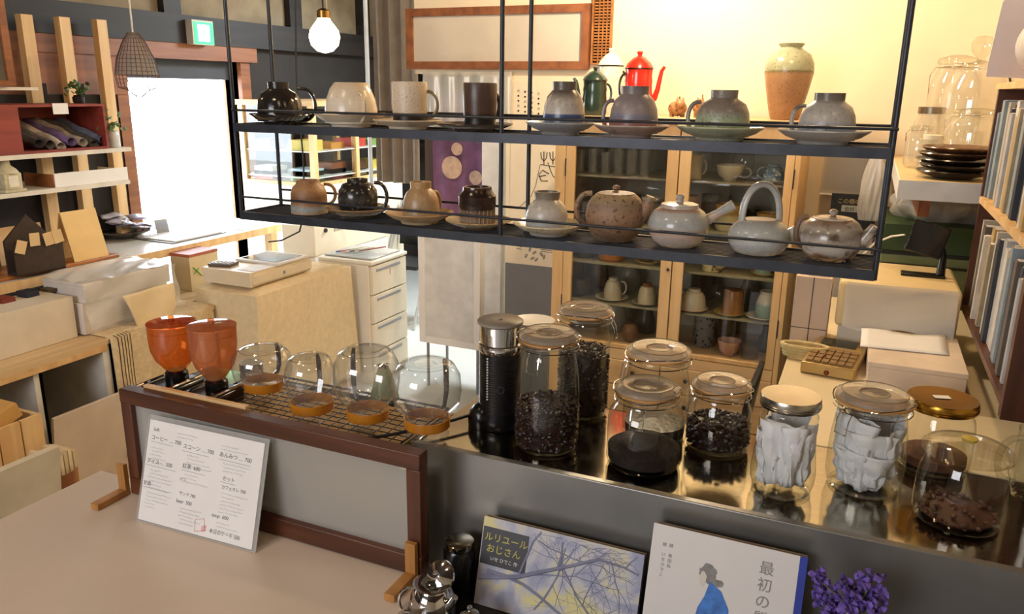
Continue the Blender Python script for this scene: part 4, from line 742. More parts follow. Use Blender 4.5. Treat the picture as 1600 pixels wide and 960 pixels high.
# wooden lattice board
xa,_=wx(926,60); xb,_=wx(957,60); zb2=wx(940,101)[1]; zt2=wx(940,-30)[1]
LW=wood('lattice_wood','b5762f','8c5722',.45,axis=0)
t=thing('lattice_board','narrow brown wooden bead lattice hanging beside the long frame on the wall','lattice',(0,0,0))
B(xa,xa+.008,WY-.02,WY,zb2,zt2).build('side_rail',LW,t); B(xb-.008,xb,WY-.02,WY,zb2,zt2).build('side_rail',LW,t); B(xa+.008,xb-.008,WY-.02,WY,zb2,zb2+.007).build('end_rail',LW,t); [B(xa+u,xa+u+.004,WY-.018,WY-.002,zb2+.007,zt2).build('beam',LW,t) for u in (.030,.048,.066)]
B(xa,xb,WY-.002,WY,zb2,zt2).build('back_board',mat('lattice_shadow','2a1a0e',.8),t)  # dark sheet painted in for the shade in the gaps between beads
n=26; me=None
for k in range(n):
    z=zb2+.016+(zt2-zb2-.02)*k/n
    if me is None: o=MB().box(xa+.010,xb-.010,WY-.013,WY-.005,0,.0062).build('bead_bar',LW,t,loc=(0,0,z)); me=o
    else: o=me.copy(); S.collection.objects.link(o); o.parent=t; o.location=(0,0,z)
# poster and grey board left of the cabinet
PY=WY-.002
pa=at(797,300,y=PY).x; pb=at(871,300,y=PY).x; pz1=at(830,128,y=PY).z; pz0=at(830,424,y=PY).z
t=thing('poster','long cream paper poster with dots and plant drawings left of the cabinet','poster',(0,0,0))
B(pa,pb,PY-.001,PY,pz0,pz1).build('poster_sheet',mat('cream_paper','ecdfc6',.8,var=.04),t)
dm=MB()
for r in range(6):
    for c in range(4):
        q=at(810+c*10.5,142+r*7.8+c*1.5,y=PY-.0015)
        if (r+c)%3: dm.lathe([(.0046,0),(.0046,.0008)],10,m=Matrix.Translation(q)@Matrix.Rotation(PI/2,4,'X'))
        else: dm.tube([(q.x+.0045*math.cos(2*PI*i/10),q.y,q.z+.0045*math.sin(2*PI*i/10)) for i in range(10)],.0009,4,True)
stuff(dm.build('printed_dots',DOT,t))
pm=MB()
def pl(pts,r=.0022): MB().tube([at(a,b,y=PY-.002) for a,b in pts],r,5).build('ink_stroke',DOT,t)
for ox in (0,14):
    pl([(845+ox,238),(846+ox,247),(850+ox,252),(854+ox,247),(855+ox,238)]); pl([(850+ox,237),(850+ox,257)])
pl([(844,257),(868,261)],.0016); pl([(844,258),(837,290),(830,306),(816,320),(808,327)],.0012); pl([(856,254),(860,266),(864,275),(868,278)],.0018)
pl([(858,272),(848,266),(842,273),(846,283),(856,283)]); pl([(842,276),(853,274)])
pl([(807,384),(815,386)],.0015); pl([(807,388),(815,390)],.0015); pl([(845,390),(863,392)],.0015); pl([(845,393),(863,395)],.0012)
lm=MB()
for (a,b) in ((822,400),(832,404),(838,406),(846,398),(850,402),(828,390),(835,395)): lm.ball(at(a,b,y=PY-.0015),.011,6,(1.2,.06,.6),Matrix.Rotation(a,4,'Y'))
lm.build('printed_leaves',mat('printed_grey','9a948d',.8),t)
o=B(at(789,500,y=PY).x,at(872,500,y=PY).x,PY-.004,PY,.0,pz0+.03).build('grey_wainscot',mat('grey_board','77787c',.6,var=.04)); o.name='trim_10'; struct(o)
# clear plastic curtain on wall above the opening and purple curtain in it
def curtain(name,lab,x0,x1,y,z0,z1,m,waves,amp,cat='curtain'):
    o=MB().sheet(int(waves*8),10,lambda u,v:(x0+(x1-x0)*u,y+amp*math.sin(u*waves*2*PI)*(.6+.4*(1-v))+.3*amp*math.sin(u*waves*5+v*3),z0+(z1-z0)*v)).build(name,m,None,solid=.001); return tag(o,lab,cat)
YO=3.60
pu=mat('purple_cloth','76506f',.85,var=.25,scale=14); 
def cx(px,y): return at(px,250,y=y).x
t=thing('purple_curtain','purple split curtain with pale round crests hanging in the passage opening','curtain',(0,0,0))
curtain('cloth',None,cx(676,YO),cx(761,YO),YO,at(720,352,y=YO).z,at(720,150,y=YO).z,pu,3,.006,None).parent=t
cm=mat('pale_crest','c6a892',.85,var=.2,scale=30)
for px,py,r in ((706,262,.058),(714,233,.032),(743,278,.036)):
    p=at(px,py,y=YO-.010); MB().lathe([(r,0),(r,.001),(0,.0012)],26,m=Matrix.Translation(p)@Matrix.Rotation(PI/2,4,'X')).build('round_crest',cm,t)
struct(B(cx(760,YO-.05),cx(790,YO-.05),YO-.1,YO-.0,0,1.62).build('trim_11',mat('white_jamb','dcdcdc',.5)))
struct(B(cx(661,YO),cx(680,YO),YO+.02,YO+.06,0.9,1.62).build('trim_12',wood('brown_post','5d4634','47342a',.6,axis=2)))
curtain('grey_curtain','grey-beige sheer curtain gathered beside the light-gap pole left of the passage',cx(588,3.72),cx(655,3.72),3.72,1.05,2.25,mat('grey_sheer','8a7c6c',.9,var=.12),4,.018)
curtain('plastic_curtain','milky plastic sheet hanging on the wall below the long frame',cx(660,3.46),cx(796,3.46),3.475,at(720,200,y=3.47).z,at(720,112,y=3.47).z,glass('milky_film',(.9,.88,.83),(.8,.78,.72),.6,.15,.35),6,.006)
o=MB().tube([(cx(579,3.55),3.55,at(578,330,y=3.55).z),(cx(579,3.55),3.55,H)],.011,14).build('light_gap_pole',mat('bluish_white','c9d4e0',.4)); tag(o,'white pole standing in for a bright gap of light by the passage','pole')  # bluish-white pole stands in for a gap of light at the door edge
# white panelled locker on thin legs in the opening
wa,wb=cx(658,3.5),cx(757,3.5); wz0=at(700,540,y=3.46).z; 
t=thing('white_locker','white panelled locker on thin metal legs standing in the passage opening','locker',(0,0,0)); wt=at(700,345,y=3.46).z
B(wa,wb,3.47,3.72,wz0,wt).build('locker_body',WHITE,t,bev=.003)
d=MB().box(wa,wa+.035,3.452,3.468,wz0,wt).box(wb-.035,wb,3.452,3.468,wz0,wt).box(wa+.035,wb-.035,3.452,3.468,wz0,wz0+.035).box(wa+.035,wb-.035,3.452,3.468,wt-.035,wt).build('locker_door',WHITE,t,bev=.002)
B(wa+.035,wb-.035,3.460,3.468,wz0+.035,wt-.035).build('door_panel',mat('white_panel','d9d8d6',.5),d)
for x in (wa+.03,wb-.03):
    for y in (3.49,3.70): MB().tube([(x,y,0),(x,y,wz0)],.008,8).build('leg',mat('grey_metal','9a9a9a',.4,.6),t)
# folding chair glimpsed in passage
x=cx(632,4.5); t=thing('folding_chair','dark folding chair with pale metal legs glimpsed left of the white locker','chair',(x,4.5,0))
B(-.16,.16,-.15,.15,.40,.425).build('seat',BLKM,t); MB().sheet(6,4,lambda u,v:(-.16+.32*u,.17+.03*v,.5+.3*v)).build('backrest',BLKM,t,solid=.02)
for s in (-.15,.15): MB().tube([(s,-.18,0),(s,0,.41),(s,.2,.8)],.010,8).build('leg',mat('pale_metal','c9ced2',.3,.8),t); MB().tube([(s,.2,0),(s,-.1,.41)],.010,8).build('leg',mat('pale_metal','c9ced2'),t)
# floor strips
# ================= bulb and hanging things =================
by=2.2; p=at(507,58,y=by); R=24*depth(p)/F
t=thing('globe_bulb','lit round white globe bulb hanging over the left end of the rack','lamp',(p.x,by,p.z))
gm=bpy.data.materials.new('lit_bulb'); gm.use_nodes=True; pb_=gm.node_tree.nodes['Principled BSDF']; pb_.inputs['Emission Color'].default_value=(1,.80,.45,1); pb_.inputs['Emission Strength'].default_value=14
MB().lathe([(0,-R),(R*.5,-R*.87),(R*.87,-R*.5),(R,0),(R*.9,R*.42),(R*.62,R*.80),(R*.42,R*1.05),(R*.40,R*1.2)],32).build('globe',gm,t)
MB().lathe([(R*.42,R*1.15),(R*.42,R*1.6),(R*.2,R*1.75)],20).build('socket',mat('brass_socket','8a6a3a',.3,1),t)
MB().tube([(0,0,R*1.7),(-.004,0,.3),(0,0,H-p.z)],.003,6).build('cord',BLKM,t); MB().tube([(.014,0,R*1.2),(.012,0,.25),(.004,0,H-p.z)],.0018,6).build('pull_wire',mat('pale_wire','b9a98a',.6),t)
a=[at(462,-160,y=2.6),at(462,0,y=2.6),at(463,130,y=2.6),at(474,250,y=2.6),at(476,330,y=2.6),at(468,362,y=2.62),at(440,376,y=2.66),at(420,378,y=2.7)]
o=MB().tube(a,.0035,6).build('hanging_cable',BLKM); tag(o,'thin black cable hanging down from the ceiling behind the rack left end','cable')
# teardrop wire basket shade
p0=at(198,50,x=-2.9); pb2=at(222,152,x=-2.9); hL=p0.z-pb2.z
t=thing('hanging_lampshade','brown teardrop wire-mesh shade hanging on a white cord before the doorway','lampshade',(p0.x,p0.y+.03,p0.z-hL))
prof=[(.02,hL),(.045,hL*.86),(.075,hL*.6),(.088,hL*.35),(.08,hL*.15),(.045,.03),(.01,0)]
m_=MB(); NW=26
for k in range(NW):
    a=2*PI*k/NW; m_.tube([(r*math.cos(a),r*math.sin(a),z) for r,z in prof],.0011,4)
for k in range(16):
    z=hL*(k+.5)/16; 
    for i in range(len(prof)-1):
        if prof[i+1][1]<=z<=prof[i][1]: u=(z-prof[i+1][1])/(prof[i][1]-prof[i+1][1]); r=prof[i+1][0]*(1-u)+prof[i][0]*u
    m_.tube([(r*math.cos(2*PI*j/20),r*math.sin(2*PI*j/20),z) for j in range(20)],.0007,4,True)
stuff(m_.build('wire_mesh',mat('rusty_wire','5a3a2c',.6),t)); 
MB().open_lathe([(r*.97,z) for r,z in prof if z>hL*.33],30).build('brown_gauze',glass('brown_gauze',(.50,.36,.30),(.3,.2,.16),.1,.5,.25),t)
MB().tube([(0,0,hL),(0,0,H-p0.z+hL)],.004,6).build('cord',mat('white_cord','cfcac0',.6),t)
# exit sign
a=at(297,30,x=-3.5); b=at(333,70,x=-3.5); t=thing('exit_sign','small lit green exit sign above the doorway on the dark wall','sign',(0,0,0))
ez0,ez1=b.z-.005,a.z; 
B(-3.538,-3.49,a.y,b.y,ez0,ez1).build('sign_case',mat('sign_case','b9b3a6',.5),t)
def emis(n,c,s):
    m=bpy.data.materials.new(n); m.use_nodes=True; q=m.node_tree.nodes['Principled BSDF']; q.inputs['Base Color'].default_value=hexc(c); q.inputs['Emission Color'].default_value=hexc(c); q.inputs['Emission Strength'].default_value=s; return m
B(-3.49,-3.487,a.y+.012,b.y-.004,ez0+.004,ez1-.010).build('green_panel',emis('green_lit','19c860',1.6),t)
yw=b.y-a.y; hw=ez1-ez0
B(-3.487,-3.485,a.y+.012+yw*.16,b.y-.004-yw*.2,ez0+hw*.14,ez1-hw*.18).build('white_field',emis('white_lit','e4fff0',2.2),t)
rm_=MB(); ym=(a.y+b.y)/2; zm=(ez0+ez1)/2; X_=-3.4845
rm_.ball((X_,ym+.006,zm+hw*.2),.006,6,(.1,1,1)).tube([(X_,ym,zm+hw*.12),(X_,ym+.004,zm-.01)],.005,5).tube([(X_,ym+.004,zm-.01),(X_,ym-.012,zm-.03)],.003,5).tube([(X_,ym+.004,zm-.01),(X_,ym+.016,zm-.022),(X_,ym+.014,zm-.036)],.003,5).tube([(X_,ym-.014,zm+.008),(X_,ym,zm+.012),(X_,ym+.014,zm)],.0025,5)
rm_.build('running_figure',emis('green_figure','6fe39a',1.5),t)
# ================= left side: long table, shelves =================
t=thing('side_table','long white-topped table running along the left wall to the doorway','table',(0,0,0))
B(-3.595,-3.0,.9,3.57,.765,.798).build('tabletop',mat('glossy_white_top','dcd6ca',.2,var=.03),t); B(-3.0,-2.99,.9,3.57,.760,.798).build('wood_edge',PALEW,t)
for x in (-3.56,-3.05):
    for y in (.95,2.2,3.5): B(x-.025,x+.025,y-.025,y+.025,0,.765).build('leg',PALEW,t)
TT=.7985
t=thing('wall_shelving','open shelving of pale timber uprights and white boards on the left wall','shelf',(0,0,0))
ux=-3.46
for k,(pt,pb) in enumerate(((42,0),(100,0),(157,0))):
    y=at(pt+4,90,x=ux).y; zt_=at(pt-10,(22,26,30)[k],x=ux).z; B(ux-.02,ux+.02,y-.028,y+.028,TT,zt_).build('upright',PALEW,t,bev=.002)
    if k: B(ux-.06,ux-.055,y-.10,y-.08,TT,1.55).build('bracket_rail',IRON,t)
ya=at(205,228,x=-3.1).y; yb_=at(203,280,x=-3.1).y
zA=1.272; zB=1.125
B(-3.435,-3.1,1.4,ya,zA-.018,zA).build('shelf_board',mat('white_board','ddd8cb',.4),t); B(-3.435,-3.1,1.4,yb_,zB-.018,zB).build('shelf_board',mat('white_board','ddd8cb'),t)
zc=at(50,138,x=-3.1).z; B(-3.435,-3.1,1.4,at(60,138,x=-3.1).y,zc-.008,zc+.004).build('shelf_board',mat('white_board','ddd8cb'),t)
B(-3.59,-3.5,1.5,2.95,.83,1.5).build('dark_backing',mat('dark_backing','28262a',.7),t)
# red open crate
cy0,cy1=at(32,200,x=-3.11).y,at(164,200,x=-3.11).y; zR=zA+.0005; zRt=at(100,163,x=-3.11).z
RED=wood('brick_red_wood','9a3f30','7c3026',.5,axis=1)
t=thing('red_crate','brick-red open wooden box holding folded cloths on the upper white shelf','box',(0,0,0))
B(-3.36,-3.11,cy0,cy1,zR,zR+.010).build('bottom_board',RED,t); B(-3.36,-3.11,cy0,cy1,zRt-.010,zRt).build('top_board',RED,t); B(-3.36,-3.11,cy0-.12,cy0,zR,zRt).build('side_board',RED,t); B(-3.36,-3.11,cy1,cy1+.010,zR,zRt).build('side_board',RED,t); B(-3.36,-3.35,cy0,cy1,zR+.01,zRt-.01).build('back_board',RED,t)
q=at(95,170,x=-3.105); o=B(-.001,.001,-.035,.035,-.022,.022).build('price_card',PAPER,None,(-3.107,q.y,q.z)); tag(o,'small blank white card on the front edge of the red box','card')
cl=[('3d3a3a','dark grey'),('5b544f','brown-grey'),('b7aca0','pale beige'),('6d5a86','purple'),('a59a8d','light taupe'),('4a4744','charcoal'),('59607a','slate blue')]
for k,(h,nmc) in enumerate(cl):
    y=cy0+.03+(cy1-cy0-.07)*k/6.3; m=mat('cloth_'+h,h,.95,var=.3,scale=40,bump=.3)
    def fn(u,v,k=k,y=y): 
        a=2*PI*v; return (-3.33+.20*u,y+.055*u+.022*math.cos(a)+.004*math.sin(9*u+k),zR+.105-.070*u*(1+.1*(k%3))+.030*math.sin(a)*(1-.4*u)+.003*math.sin(13*u+k*2))
    o=MB().sheet(10,10,fn).build('folded_cloth',m); o['label']='%s folded cloth in the red box, %s'%(nmc,('far left','second from left','third from left','in the middle','right of the purple one','second from right','far right')[k]); o['category']='cloth'; o['group']='folded cloths in the red box'
# plants and bottle
def plant(px,py,x,zb_,h,lab,pot='glass',n=26,r=.045):
    y=at(px,py,x=x).y; t=thing('potted_plant',lab,'plant',(x,y,zb_)); rnd=random.Random(n+px)
    MB().lathe([(.020,0),(.024,.005),(.025,h*.5),(.018,h*.62),(.020,h*.7)],18).build('bottle_pot',mat('milky_bottle','cfd3d2',.2) if pot=='glass' else DARKW,t)
    lf=MB()
    for k in range(n):
        c=Vector((rnd.gauss(0,r*.5),rnd.gauss(0,r*.6),h*.72+abs(rnd.gauss(0,r*.7)))); lf.ball(c,.012,4,(1,.8,.2),Matrix.Rotation(rnd.uniform(0,6),4,'X')@Matrix.Rotation(rnd.uniform(0,6),4,'Y'))
    stuff(lf.build('leaves',mat('leaf_green','4c6b34',.6,var=.35,scale=30),t))
    MB().tube([(0,0,h*.5),(0,0,h*.9)],.003,5).build('stem',mat('dry_stem','6d7a3f'),t)
plant(178,215,-3.14,zR,.11,'small green plant in a milky glass bottle right of the red box')
plant(122,150,-3.25,zRt+.0005,.05,'little leafy plant standing on top of the red box',pot='dark',r=.04)
# cream lantern ornament
y=at(16,292,x=-3.14).y; t=thing('lantern_ornament','cream lantern-shaped ornament at the left end of the lower white shelf','ornament',(-3.15,y,zB+.0005)); cr_=mat('antique_cream','c9bf9f',.5,var=.2,scale=40)
B(-.045,.045,-.045,.045,0,.012).build('base',cr_,t,bev=.003); B(-.036,.036,-.036,.036,.012,.075).build('lantern_box',cr_,t,bev=.002); B(.0365,.038,-.02,.02,.022,.065).build('window_plate',mat('pale_window','e9e4d4',.4),t)
MB().lathe([(.045,.075),(.036,.09),(.018,.105),(.014,.13),(.022,.14),(.012,.15),(0,.152)],20).build('lantern_roof',cr_,t)
# tray with white front on the lower shelf
y0,y1=at(88,280,x=-3.12).y,at(196,270,x=-3.12).y; t=thing('paper_tray','wooden tray of papers with a white front on the lower white shelf','tray',(0,0,0))
B(-3.30,-3.12,y0-.01,y1,zB+.0005,zB+.008).build('tray_bottom',BOXW,t); B(-3.30,-3.12,y0-.018,y0-.01,zB+.0005,zB+.055).build('tray_side',ORW,t); B(-3.30,-3.12,y1,y1+.008,zB+.0005,zB+.05).build('tray_side',BOXW,t); B(-3.12,-3.115,y0-.01,y1+.008,zB+.0005,zB+.058).build('white_front',PAPER,t)
for k in range(5): B(-3.28+.003*k,-3.14,y0+.03*k,y0+.09+.03*k,zB+.010+.012*k*.6,zB+.014+.012*k*.6,).build('paper_pack',mat('cream_pack_%d'%(k%3),('d6cbb3','c3b193','e2dccd')[k%3],.7),t)
# things on the long table
y0=at(0,420,z=TT).y
o=B(-3.36,-3.03,1.55,at(190,402,z=TT).y,TT,TT+.014).build('wooden_board',wood('honey_board','a9682e','8c5222',.4,axis=1),bev=.003); tag(o,'honey-brown wooden board under the house-shaped holder and the cream calendar','board'); bz=TT+.0145
# house-shaped card holder
p=at(64,425,z=bz); fz=at(45,337,x=p.x-.01).z
t=thing('card_holder','dark brown house-shaped holder with small cream cards on its front','card holder',(p.x-.015,p.y,bz)); hh=fz-bz; wd=(at(98,425,x=p.x).y-at(28,440,x=p.x).y); DB=mat('dark_brown_leather','3b2c22',.6,var=.15,scale=30)
rz=PI/2-.12
def loc_m(): return Matrix.Rotation(rz,4,'Z')
mb=MB().prism([(-wd*.5,0),(wd*.5,0),(wd*.5,hh*.52),(0,hh),(-wd*.5,hh*.58)],.012,loc_m()@Matrix.Translation((0,0.03,0))); mb.build('back_plate',DB,t)
MB().box(-wd*.5,wd*.5,-.03,-.022,0,hh*.52,loc_m()).build('front_plate',DB,t); MB().box(-wd*.5,wd*.5,-.03,.03,0,.006,loc_m()).build('base_plate',DB,t)
for k,(u,v,a) in enumerate(((-.36,.50,.35),(-.08,.60,.03),(.20,.58,-.15),(.38,.60,-.2))):
    MB().box(-wd*.10,wd*.10,-.001,.001,-.026,.026,loc_m()@Matrix.Translation((wd*u,-.034-.003*k,hh*v))@Matrix.Rotation(a,4,'Y')).build('cream_card',mat('cream_card','dcbd8c',.7,var=.05),t)
o=MB().box(-.105,.105,0,.006,0,.155,Matrix.Rotation(PI/2,4,'Z')@Matrix.Rotation(-R_(10),4,'X')).build('cardboard_sheet',mat('tan_card','d9b98c',.8,var=.06),None,(-3.24,at(40,400,x=-3.24).y,bz)); tag(o,'plain tan card sheet propped behind the house-shaped holder','card')
# calendar easel: two leaning boards
p=at(148,404,z=bz); zt3=at(152,322,x=p.x-.05).z; ch=zt3-bz
t=thing('desk_calendar','blank cream easel calendar standing on the honey board','calendar',(p.x-.002,p.y-.01,bz)); CRM=mat('calendar_cream','e3be7c',.7,var=.04)
wy=.085; 
MB().box(-wy,wy,0,.006,0,ch,Matrix.Rotation(PI/2,4,'Z')@Matrix.Rotation(-R_(14),4,'X')).build('front_board',CRM,t); MB().box(-wy,wy,-.004,0,0,ch*.985,Matrix.Translation((-.115,0,0))@Matrix.Rotation(PI/2,4,'Z')@Matrix.Rotation(R_(14),4,'X')).build('rear_board',CRM,t)
MB().box(-.004,-.115,-wy,-wy+.003,0,.004).build('foot_strip',CRM,t)
# black perfume-like bottle at the far left
p=at(8,425,z=TT); t=thing('dark_bottle','dark glass jar at the far left edge of the long table','jar',(p.x-.30,p.y-.03,TT)); MB().lathe([(.025,0),(.028,.01),(.028,.05),(.016,.065),(.016,.08),(0,.08)],18).build('jar_body',BLK,t)
# platter with packets
p=at(208,372,z=TT); t=thing('platter','dark oval platter heaped with packets on the long table','platter',(p.x-.06,p.y,TT))
MB().lathe([(.05,0),(.06,.004),(.12,.026),(.155,.040),(.15,.043),(.10,.022),(0,.012)],36,m=Matrix.Diagonal((1,1,1,1))).build('dish',mat('grey_lacquer','4b4640',.2,var=.2),t)
rnd=random.Random(8)
for k in range(9):
    c=('c9c7d2','b9b4c6','dcd6cc','8f8aa0')[k%4]; a=rnd.uniform(0,6.28); r=rnd.uniform(.0,.075)
    tag(MB().sheet(6,4,lambda u,v:((u-.5)*.10,(v-.5)*.075,.009*math.sin(PI*u)*math.sin(PI*v)+.003*math.sin(9*u+k))).build('packet',mat('packet_'+c,c,.3,var=.25,scale=20),None,(p.x-.06+r*math.cos(a),p.y+r*math.sin(a),TT+.045+.0085*k),(rnd.uniform(-.2,.2),rnd.uniform(-.2,.2),rnd.uniform(0,3)),solid=.004),'%s wrapped packet, layer %s of the heap on the dark oval platter'%(('pale grey','lilac','cream','grey-violet')[k%4],('one','two','three','four','five','six','seven','eight','nine')[k]),'packet','packets on the oval platter')
# open folder with photo stand
p=at(318,368,z=TT); t=thing('open_folder','open grey folder with white sheets lying on the table before the doorway','folder',(-3.2,2.95,TT))
B(-.14,.14,-.14,.22,0,.004).build('cover',mat('grey_cover','6d6a66',.4),t); B(-.12,.13,-.12,.20,.004,.010).build('white_sheets',PAPER,t)
t=thing('photo_stand','small grey tilted photo stand beside the open folder','stand',(-3.30,at(268,372,x=-3.25).y,TT)); MB().box(-.035,.035,0,.004,0,.08,Matrix.Rotation(PI/2-.2,4,'Z')@Matrix.Rotation(-R_(14),4,'X')).build('stand_plate',mat('grey_plate','7b7771',.4),t); B(-.035,.02,-.03,.03,0,.004).build('stand_foot',mat('grey_plate',''),t)
o=B(-.1,.1,-.13,.13,0,.002).build('paper_sheet',mat('printed_green','cfd6b2',.6,var=.15,scale=20),None,(-3.14,3.38,TT),(0,0,.1)); tag(o,'flat leaflet with pale green print at the far end of the long table','leaflet')
# frame at top-left corner
p1=at(22,132,x=-3.05); t=thing('wall_frame','orange-brown framed grey board at the top left corner','frame',(0,0,0)); yF=at(24,120,x=-3.05).y; zf=at(10,134,x=-3.05).z
B(-3.08,-3.05,yF-.03,yF,zf,zf+.5).build('side_rail',ORW,t); B(-3.08,-3.05,yF-.7,yF-.03,zf,zf+.02).build('bottom_rail',ORW,t); B(-3.07,-3.06,yF-.7,yF-.03,zf+.02,zf+.5).build('grey_board',mat('grey_felt','5f5a50',.9,var=.2),t)
for yy in (yF-.1,yF-.5): B(-3.068,-3.064,yy,yy+.006,zf+.5,H).build('hanging_cord',BLKM,t)
# ================= bench with boxes =================
BZ=.60; BX=-2.60
t=thing('low_bench','low plywood bench carrying white boxes, with open compartments at its left','bench',(0,0,0))
B(-3.0,BX,.9,2.58,BZ-.02,BZ).build('bench_top',BOXW,t); B(-3.0,-2.735,2.581,3.1,BZ-.02,BZ).build('bench_end',BOXW,t); B(-2.80,-2.76,3.04,3.08,0,BZ-.02).build('leg',BOXW,t)
B(BX-.02,BX,.9,2.02,BZ-.045,BZ-.02).build('front_rail',PALEWX,t)
B(-3.0,BX-.005,2.0,2.03,0,BZ-.02).build('side_panel',mat('white_melamine','d9d5cc',.5),t); B(-3.0,BX-.01,.9,.93,0,BZ-.02).build('side_panel',mat('white_melamine',''),t); B(-3.0,-2.98,.93,2.56,0,BZ-.02).build('back_panel',DARKW,t); B(-2.99,BX-.01,2.54,2.56,0,BZ-.02).build('side_panel',mat('white_melamine',''),t)
ys=at(60,640,x=-2.62).y; B(-2.98,BX-.02,ys,ys+.02,0,BZ-.02).build('divider',mat('white_melamine',''),t)
# linen drape
LS=mat('striped_linen','c2a77c',.95,var=.08,scale=60,bump=.3)
def drapef(u,v):
    y=2.03+.545*u; s=.006*math.sin(u*24)+.004*math.sin(u*9+v*3)
    if v<.22: w_=v/.22; return (-2.82+(.222+s)*w_,y,BZ+.003+.001*math.sin(u*30))
    w_=(v-.22)/.78; return (-2.595+s+.012*w_,y,BZ+.003-w_*(.50+.02*math.sin(u*7)))
t=thing('linen_sack','natural linen cloth draped over the bench front, with dark woven stripes','cloth',(0,0,0))
MB().sheet(60,26,drapef).build('linen_cloth',LINEN,t,solid=.0015)
st=mat('dark_stripe','4a4236',.95)
for k in range(5):
    u0_=.045+.030*k; st_=MB().sheet(2,26,lambda u,v:tuple(Vector(drapef(u0_+.008*u+.002*math.sin(v*14),.2+.8*v))+Vector((.0025,0,.001)))).build('woven_stripe',st,t)
# long white box on bench
def boxthing(nm,lab,x0,x1,y0,y1,z0,z1,m,lid=True,cat='box',lm=None):
    t=thing(nm,lab,cat,(0,0,0)); B(x0,x1,y0,y1,z0,z1-(.012 if lid else 0)).build('box_body',m,t,bev=.002)
    if lid: B(x0-.002,x1+.002,y0-.002,y1+.002,z1-.012,z1).build('box_lid',lm or m,t,bev=.002)
    return t
wb=mat('off_white_card','d9cfbd',.7,var=.05)
yy1=at(120,512,x=-2.72).y; zz1=at(118,462,x=-2.72).z
boxthing('long_box','long off-white box on the bench at the left edge',-2.92,-2.72,1.1,yy1,BZ+.0005,zz1,wb,False)
for k in range(7):
    y=1.42+k*.095; tag(B(-2.90,-2.84,y,y+.05,zz1+.0005,zz1+.012+.005*(k%3)).build('small_packet',mat('stock_%d'%k,('22343a','3f2a22','26382f','4a463f','7a3020','1c2434','55432a')[k],.5),None),'%s packet lying on the long off-white box'%('teal','brown','green','grey','orange-red','navy','ochre')[k],'packet','packets on the long box')
ya_=at(130,495,x=-2.70).y; yb2=at(262,450,x=-2.70).y; zt_=at(262,412,x=-2.70).z; zm_=at(262,440,x=-2.70).z
boxthing('white_box','lower white box of the bagged pair on the bench',-2.93,-2.70,ya_,yb2,BZ+.0036+.001,zm_-.001,mat('white_carton','ddd5cc',.6),False); boxthing('white_box','upper white box of the bagged pair on the bench',-2.92,-2.69,ya_+.01,yb2+.01,zm_,zt_,mat('white_carton','ddd5cc'),True)
rnd=random.Random(3)
pb=MB().sheet(20,14,lambda u,v:(-2.935+.26*v+.01*math.sin(11*u+5*v),ya_-.01+(yb2-ya_+.03)*u,zt_+.004+.014*abs(math.sin(7*u+7*v))*abs(math.sin(17*u*v+1))))
b_=MB().sheet(20,12,lambda u,v:(-2.665+.008*math.sin(9*u+8*v)+.01*v,ya_-.01+(yb2-ya_+.03)*u,zt_+.004-(zt_-BZ-.03)*v))
t=thing('plastic_bag','crinkled clear plastic bag over the pair of white boxes','bag',(0,0,0)); pb.build('bag_top',BAG,t); b_.build('bag_side',BAG,t)
# buff cloth hanging over the boxes
ca=at(190,470,x=-2.64).y; cb=at(262,442,x=-2.64).y
def nf(u,v): 
    y=ca+(cb-ca+.02)*u; return (-2.635+.012*v+.006*math.sin(7*u+4*v),y+.05*v*(1-u)+.0,zm_+.01-v*(.16-.07*u+.05*math.sin(PI*(u-.1))))
o=MB().sheet(14,10,nf).build('buff_napkin',mat('buff_cotton','e3cfa6',.9,var=.05),solid=.002); tag(o,'cream cotton napkin hanging over the bench edge in front of the white boxes','napkin')
# carton with arrow and cash drawer
cxx=-2.866; yc0=2.716; yc1=2.90; zc1=at(300,402,x=cxx).z
CT_=mat('buff_carton','cbb78f',.7,var=.05); t=thing('carton','buff carton with a green arrow mark between the white boxes and the cash drawer','carton',(0,0,0))
B(cxx-.12,cxx,yc0,yc1,BZ+.0005,zc1).build('carton_body',CT_,t,bev=.002); B(cxx-.121,cxx+.001,yc0-.001,yc1+.001,zc1+.0003,zc1+.014).build('red_lid',mat('terracotta_lid','a5583c',.6),t)
MB().tube([(cxx+.002,yc0+.02,zc1-.05),(cxx+.002,yc0+.07,zc1-.10)],.0025,5).tube([(cxx+.002,yc0+.02,zc1-.085),(cxx+.002,yc0+.055,zc1-.06)],.002,5).build('green_arrow',mat('green_ink','5aa838',.6),t)
cdx=-2.40; y0=2.62; y1=at(488,412,x=cdx).y; z0=.6905; z1=at(408,424,x=cdx).z; xL=at(338,441,z=z0).x
y1=min(y1,3.2)
t=thing('cash_drawer','cream metal cash drawer with a keyhole on the bench, tablet on top','cash drawer',(0,0,0)); CDM=mat('cream_enamel','e2d2b4',.4,var=.03)
B(cdx-.29,cdx-.012,y0,y1,z0,z1).build('drawer_case',CDM,t,bev=.003); B(cdx-.012,cdx,y0+.012,y1-.004,z0+.012,z1-.015).build('drawer_front',CDM,t,bev=.001); MB().lathe([(.008,0),(.008,.004),(0,.005)],14,m=Matrix.Translation((cdx,(y0+y1)/2,(z0+z1)/2))@Matrix.Rotation(PI/2,4,'Y')).build('lock',CHROME,t)
t=thing('tablet','black-screened tablet in a white frame lying on the cash drawer','tablet',(-2.53,(y0+y1)/2+.06,z1+.0005)); B(-.12,.13,-.10,.12,0,.012).build('tablet_case',WHITE,t,bev=.003); B(-.10,.11,-.08,.10,.012,.0132).build('screen',mat('dark_screen','16181c',.12),t)
